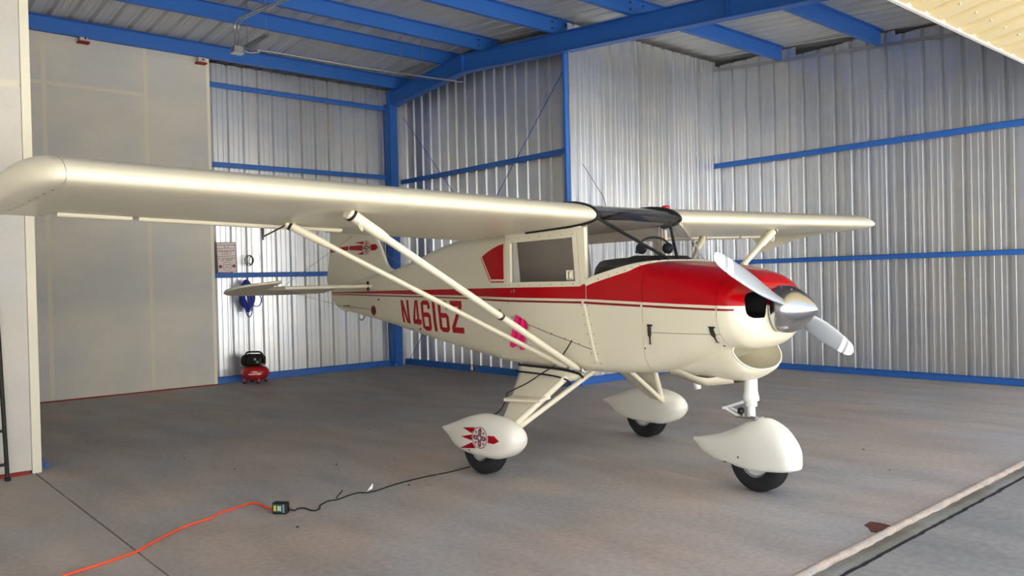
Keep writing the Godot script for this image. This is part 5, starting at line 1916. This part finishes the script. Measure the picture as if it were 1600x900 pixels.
func build_cords() -> void:
	var mb := MB.new()
	var op := []
	for q in [[0.30, 4.35], [0.20, 4.12], [0.123, 3.954], [0.085, 3.805], [0.003, 3.585], [-0.102, 3.454], [-0.28, 3.219], [-0.354, 3.01], [-0.405, 2.95], [-0.439, 2.914], [-0.445, 2.86], [-0.48, 2.765], [-0.505, 2.68], [-0.43, 2.645], [-0.30, 2.645]]:
		op.append(Vector3(q[0], 0.0075, q[1]))
	op.append(Vector3(-0.235, 0.022, 2.652))
	op.append(Vector3(-0.192, 0.030, 2.664))
	tube(mb, spline(op, 6), 0.0075, 8)
	tag(obj("extension_cord", mb, M["orange"]), "orange extension cord lying across the concrete floor", "cord")
	mb = MB.new()
	var bp := [Vector3(-0.092, 0.030, 2.594), Vector3(-0.105, 0.012, 2.55)]
	for q in [[-0.15, 2.50], [-0.125, 2.468], [-0.05, 2.462], [-0.02, 2.44], [-0.05, 2.395], [-0.105, 2.363], [-0.165, 2.27], [-0.155, 2.198], [-0.194, 2.09], [-0.205, 2.006], [-0.165, 1.964], [-0.164, 1.871], [-0.218, 1.672], [-0.238, 1.425], [-0.225, 1.20], [-0.235, 1.06], [-0.245, 0.95]]:
		bp.append(Vector3(q[0], 0.005, q[1]))
	tube(mb, spline(bp, 6), 0.005, 8)
	tag(obj("charger_cable", mb, M["cord_black"]), "thin black charger cable running from the floor up the gear leg", "cable")
	mb = MB.new()
	tube(mb, spline([Vector3(-0.170, 0.012, 2.20), Vector3(-0.20, 0.02, 2.17), Vector3(-0.22, 0.035, 2.13), Vector3(-0.235, 0.04, 2.12)], 4), 0.004, 6)
	tag(obj("cable_twist", mb, M["cord_black"]), "short black tie sticking up from the charger cable", "cable tie")
	# paper tag
	mb = MB.new()
	var rows := [PackedVector3Array([Vector3(-0.150, 0.012, 1.975), Vector3(-0.165, 0.014, 1.955)]), PackedVector3Array([Vector3(-0.170, 0.016, 1.942), Vector3(-0.178, 0.032, 1.93)]), PackedVector3Array([Vector3(-0.178, 0.022, 1.905), Vector3(-0.19, 0.056, 1.893)])]
	grid(mb, rows)
	var back := MB.new()
	for r in rows.size():
		for k in 2:
			rows[r][k] += Vector3(-0.0012, -0.0006, -0.0008)
	grid(mb, rows)
	tag(obj("paper_tag", mb, M["white_paint"]), "small white paper tag on the black charger cable", "tag")
	# charger
	var t := thing("battery_charger", "small black battery charger with green and yellow label on floor", "charger", Vector3(-0.140, 0, 2.630))
	t.basis = Basis(Vector3(0.807, 0, -0.59).normalized(), Vector3.UP, Vector3(0.59, 0, 0.807).normalized()).orthonormalized()
	mb = MB.new()
	box(mb, Vector3(0, 0.039, 0), Vector3(0.104, 0.074, 0.05), 0.006)
	obj("case", mb, M["black"], t)
	for x in [-0.035, 0.035]:
		mb = MB.new()
		box(mb, Vector3(x, 0.002, 0), Vector3(0.02, 0.004, 0.04), 0.001)
		obj("rubber_foot", mb, M["rubber"], t)
	mb = MB.new()
	box(mb, Vector3(0.0, 0.040, 0.0252), Vector3(0.084, 0.054, 0.001))
	obj("label", mb, M["label_green"], t, "green printed label")
	mb = MB.new()
	box(mb, Vector3(-0.028, 0.040, 0.0262), Vector3(0.017, 0.036, 0.001))
	obj("label_mark", mb, M["yellow"], t, "yellow print")
	mb = MB.new()
	for q in [[-0.006, 0.034], [0.003, 0.030], [0.013, 0.036]]:
		box(mb, Vector3(q[0], 0.040, 0.0262), Vector3(0.005, q[1], 0.001))
	obj("label_print", mb, M["white_paint"], t)
	mb = MB.new()
	box(mb, Vector3(0.034, 0.040, 0.0262), Vector3(0.014, 0.054, 0.001))
	obj("label_edge", mb, M["label_grey"], t)

func build_streamer() -> void:
	var mb := MB.new()
	for skin in 2:
		var rows := []
		for i in 15:
			var v := i / 14.0
			var line := PackedVector3Array()
			for k in 15:
				var u := k / 14.0
				var x0 := lerpf(-0.150, -0.212, v)
				var x1 := lerpf(-0.02, -0.036, v) + (0.025 * sin(PI * minf(v * 2.2, 1.0)))
				var y := lerpf(lerpf(1.222, 0.953, v), lerpf(1.165, 0.938, v), u) - 0.012 * sin(u * 9.0) * v
				line.append(Vector3(lerpf(x0, x1, u), y, 0.505 + 0.016 * v + 0.010 * sin(u * 14.0 + v * 3.0) * (0.4 + 0.6 * v) + 0.002 * skin))
			rows.append(line)
		grid(mb, rows)
	tag(obj("pink_streamer", mb, M["pink"]), "bright pink cloth streamer hanging from the cabin door corner", "streamer")

func build_headset() -> void:
	var t := thing("headset", "black headset lying on the glareshield behind the windscreen", "headset", Vector3(0.95, 1.695, 0.02))
	for s in [[-0.06, 0.10], [0.03, -0.11]]:
		var mb := MB.new()
		lathe(mb, [Vector2(0.0, 0.028), Vector2(0.03, 0.026), Vector2(0.042, 0.012), Vector2(0.044, -0.012), Vector2(0.03, -0.028), Vector2(0.0, -0.028)], Transform3D(Basis(Vector3(1, 0, 0), Vector3(0, 0, 1), Vector3(0, -1, 0)).rotated(Vector3.UP, 0.5), Vector3(s[0], 0.030, s[1])), 18)
		obj("ear_cup", mb, M["black"], t)
	var mb := MB.new()
	tube(mb, spline([Vector3(-0.06, 0.05, 0.12), Vector3(-0.05, 0.10, 0.07), Vector3(0.0, 0.115, 0.0), Vector3(0.03, 0.09, -0.08), Vector3(0.03, 0.05, -0.13)], 5), 0.009, 8)
	obj("head_band", mb, M["black"], t)
	mb = MB.new()
	tube(mb, spline([Vector3(-0.06, 0.02, 0.13), Vector3(-0.10, 0.01, 0.12), Vector3(-0.14, 0.0, 0.06)], 5), 0.005, 8)
	obj("microphone_boom", mb, M["black"], t)

func build_ladder() -> void:
	var t := thing("step_ladder", "dark grey metal ladder leaning on the white drywall end wall", "ladder", Vector3(-2.62, 0, 3.98))
	for z in [-0.20, 0.22]:
		var mb := MB.new()
		var d := Vector3(-0.10, 2.3, 0.05 if z < 0.0 else 0.0)
		tube(mb, [Vector3(0, 0.02, z), Vector3(0, 0.02, z) + d], 0.016, 8, 0.6, Vector3(0, 0, 1))
		var r := obj("rail", mb, M["engine"], t)
		mb = MB.new()
		box(mb, Vector3(0, 0.015, z), Vector3(0.05, 0.03, 0.04), 0.006)
		obj("rubber_foot", mb, M["rubber"], r)
	for k in 8:
		var mb := MB.new()
		var y := 0.13 + 0.27 * k
		tube(mb, [Vector3(-0.0435 * y, y, -0.20 + 0.02 * y), Vector3(-0.0435 * y, y, 0.22)], 0.012, 8)
		obj("rung", mb, M["engine"], t)

func build_overhead() -> void:
	# twin conduits with junction box and slotted channels
	for k in 2:
		var mb := MB.new()
		var o := 0.028 * k
		tube(mb, spline([Vector3(-5.50 + o, 4.640, 0.50), Vector3(-5.50 + o, 4.625, 0.42), Vector3(-5.50 + o, 4.655, 0.28), Vector3(-5.50 + o, 4.685, 0.16), Vector3(-5.50 + o, 4.70, -1.5), Vector3(-5.50 + o, 4.755, -3.17)], 5), 0.0105, 8)
		tag(obj("conduit", mb, M["galvanised"]), "galvanised conduit running level from the junction box below the purlins", "conduit", "level conduits")
	for k in 2:
		var mb := MB.new()
		var o := 0.05 * k
		tube(mb, spline([Vector3(-5.52, 4.700, 0.60 - o), Vector3(-5.52, 4.82, 0.60 - o), Vector3(-5.52, 4.94, 0.60 - o), Vector3(-5.47, 5.00, 0.60 - o), Vector3(-5.30, 5.02, 0.60 - o), Vector3(-4.7, 4.98, 0.58 - o), Vector3(-3.9, 4.92, 0.56 - o)], 5), 0.0105, 8)
		tag(obj("conduit", mb, M["galvanised"]), "galvanised conduit rising from the junction box and bending away", "conduit", "rising conduits")
	var t := thing("junction_box", "small galvanised junction box hung below the purlins", "box", Vector3(-5.51, 4.645, 0.575))
	var mb := MB.new()
	box(mb, Vector3.ZERO, Vector3(0.11, 0.09, 0.13), 0.006)
	obj("body", mb, M["galvanised"], t)
	mb = MB.new()
	box(mb, Vector3(0, -0.048, 0.0), Vector3(0.14, 0.006, 0.16), 0.002)
	obj("cover", mb, M["galvanised"], t)
	for q in [[Vector3(-5.13, 4.69, 0.48), "slotted galvanised channel hung beside the junction box"], [Vector3(-5.26, 4.745, -2.02), "slotted galvanised channel hung near the rafter"]]:
		var c := thing("strut_channel", q[1], "channel", q[0], "slotted channels")
		mb = MB.new()
		box(mb, Vector3(0, 0.0, 0.018), Vector3(0.66, 0.036, 0.003))
		box(mb, Vector3(0, 0.0, -0.018), Vector3(0.66, 0.036, 0.003))
		box(mb, Vector3(0, 0.018, 0), Vector3(0.66, 0.003, 0.039))
		obj("rail", mb, M["galvanised"], c)
		for k in 10:
			mb = MB.new()
			box(mb, Vector3(-0.29 + 0.064 * k, 0.0, 0.0197), Vector3(0.03, 0.012, 0.0008))
			obj("slot", mb, M["dark"], c)
		for x in [-0.27, 0.30]:
			mb = MB.new()
			tube(mb, [Vector3(x, -0.02, 0), Vector3(x, rafter_top(q[0].x + x) - q[0].y + 0.15, 0)], 0.005, 6)
			obj("hanger_rod", mb, M["steel"], c)
	# cut-off steel brackets above the drywall
	for q in [[Vector3(-7.42, 4.93, 1.98), "red edged steel bracket near the middle of the drywall's top edge"], [Vector3(-7.42, 4.90, 0.36), "red edged steel bracket at the drywall's outer top corner"]]:
		var c := thing("steel_bracket", q[1], "bracket", q[0], "steel brackets")
		mb = MB.new()
		box(mb, Vector3(0.04, 0.055, 0), Vector3(0.10, 0.07, 0.11), 0.004)
		obj("plate", mb, M["flashing"], c)
		mb = MB.new()
		box(mb, Vector3(0.045, 0.008, 0), Vector3(0.11, 0.024, 0.15), 0.004)
		obj("red_edge", mb, M["red_primer"], c)
		mb = MB.new()
		lathe(mb, [Vector2(0, 0.004), Vector2(0.014, 0.004), Vector2(0.014, 0.0)], Transform3D(Basis(Vector3(0, 1, 0), Vector3(1, 0, 0), Vector3(0, 0, -1)), Vector3(0.09, 0.06, -0.015)), 10)
		obj("bolt_hole", mb, M["dark"], c)

func build_floor_bits() -> void:
	var mb := MB.new()
	prism(mb, PackedVector2Array([Vector2(2.655, 0.18), Vector2(2.70, 0.165), Vector2(2.77, 0.17), Vector2(2.775, 0.36), Vector2(2.74, 0.36), Vector2(2.70, 0.30), Vector2(2.66, 0.27)]), -0.002, 0.003, Transform3D(Basis(Vector3(1, 0, 0), Vector3(0, 0, 1), Vector3(0, 1, 0)), Vector3.ZERO))
	tag(obj("rust_plate", mb, M["rust"]), "rusty broken patch in the floor beside the door sill", "plate")
	mb = MB.new()
	var rows := []
	for i in 9:
		var line := PackedVector3Array()
		for k in 9:
			var u := k / 8.0
			var v := i / 8.0
			line.append(Vector3(lerpf(-3.12, -2.90, v), 0.004 + 0.05 * sin(PI * u) * sin(PI * v) + 0.018 * sin(u * 11.0 + v * 7.0) * sin(PI * v) * sin(PI * u), lerpf(3.50, 3.415 + 0.02 * sin(v * 9.0), u)))
		rows.append(line)
	grid(mb, rows)
	tag(obj("blue_rag", mb, M["blue_rag"]), "crumpled blue rag at the foot of the white end wall", "rag")
	var rng := RandomNumberGenerator.new()
	rng.seed = 21
	for k in 14:
		mb = MB.new()
		var r := rng.randf_range(0.004, 0.009)
		var c := Vector3(rng.randf_range(-2.5, 2.2), 0.0, rng.randf_range(-2.0, 3.2))
		if absf(c.z) < 1.2 and c.x < 0.7:
			c.z += 1.4
		lathe(mb, [Vector2(r, 0.0), Vector2(r * 0.8, r * 0.5), Vector2(0.0, r * 0.7)], Transform3D(Basis(Vector3.UP, rng.randf() * 3.0).scaled(Vector3(1.6, 1, 0.8)), c), 6)
		tag(obj("floor_crumb", mb, M["dark"] if k % 3 else M["flashing"]), "tiny dark crumb of dirt lying on the concrete" if k % 3 else "tiny pale crumb of dirt lying on the concrete", "crumb", "dark floor crumbs" if k % 3 else "pale floor crumbs")
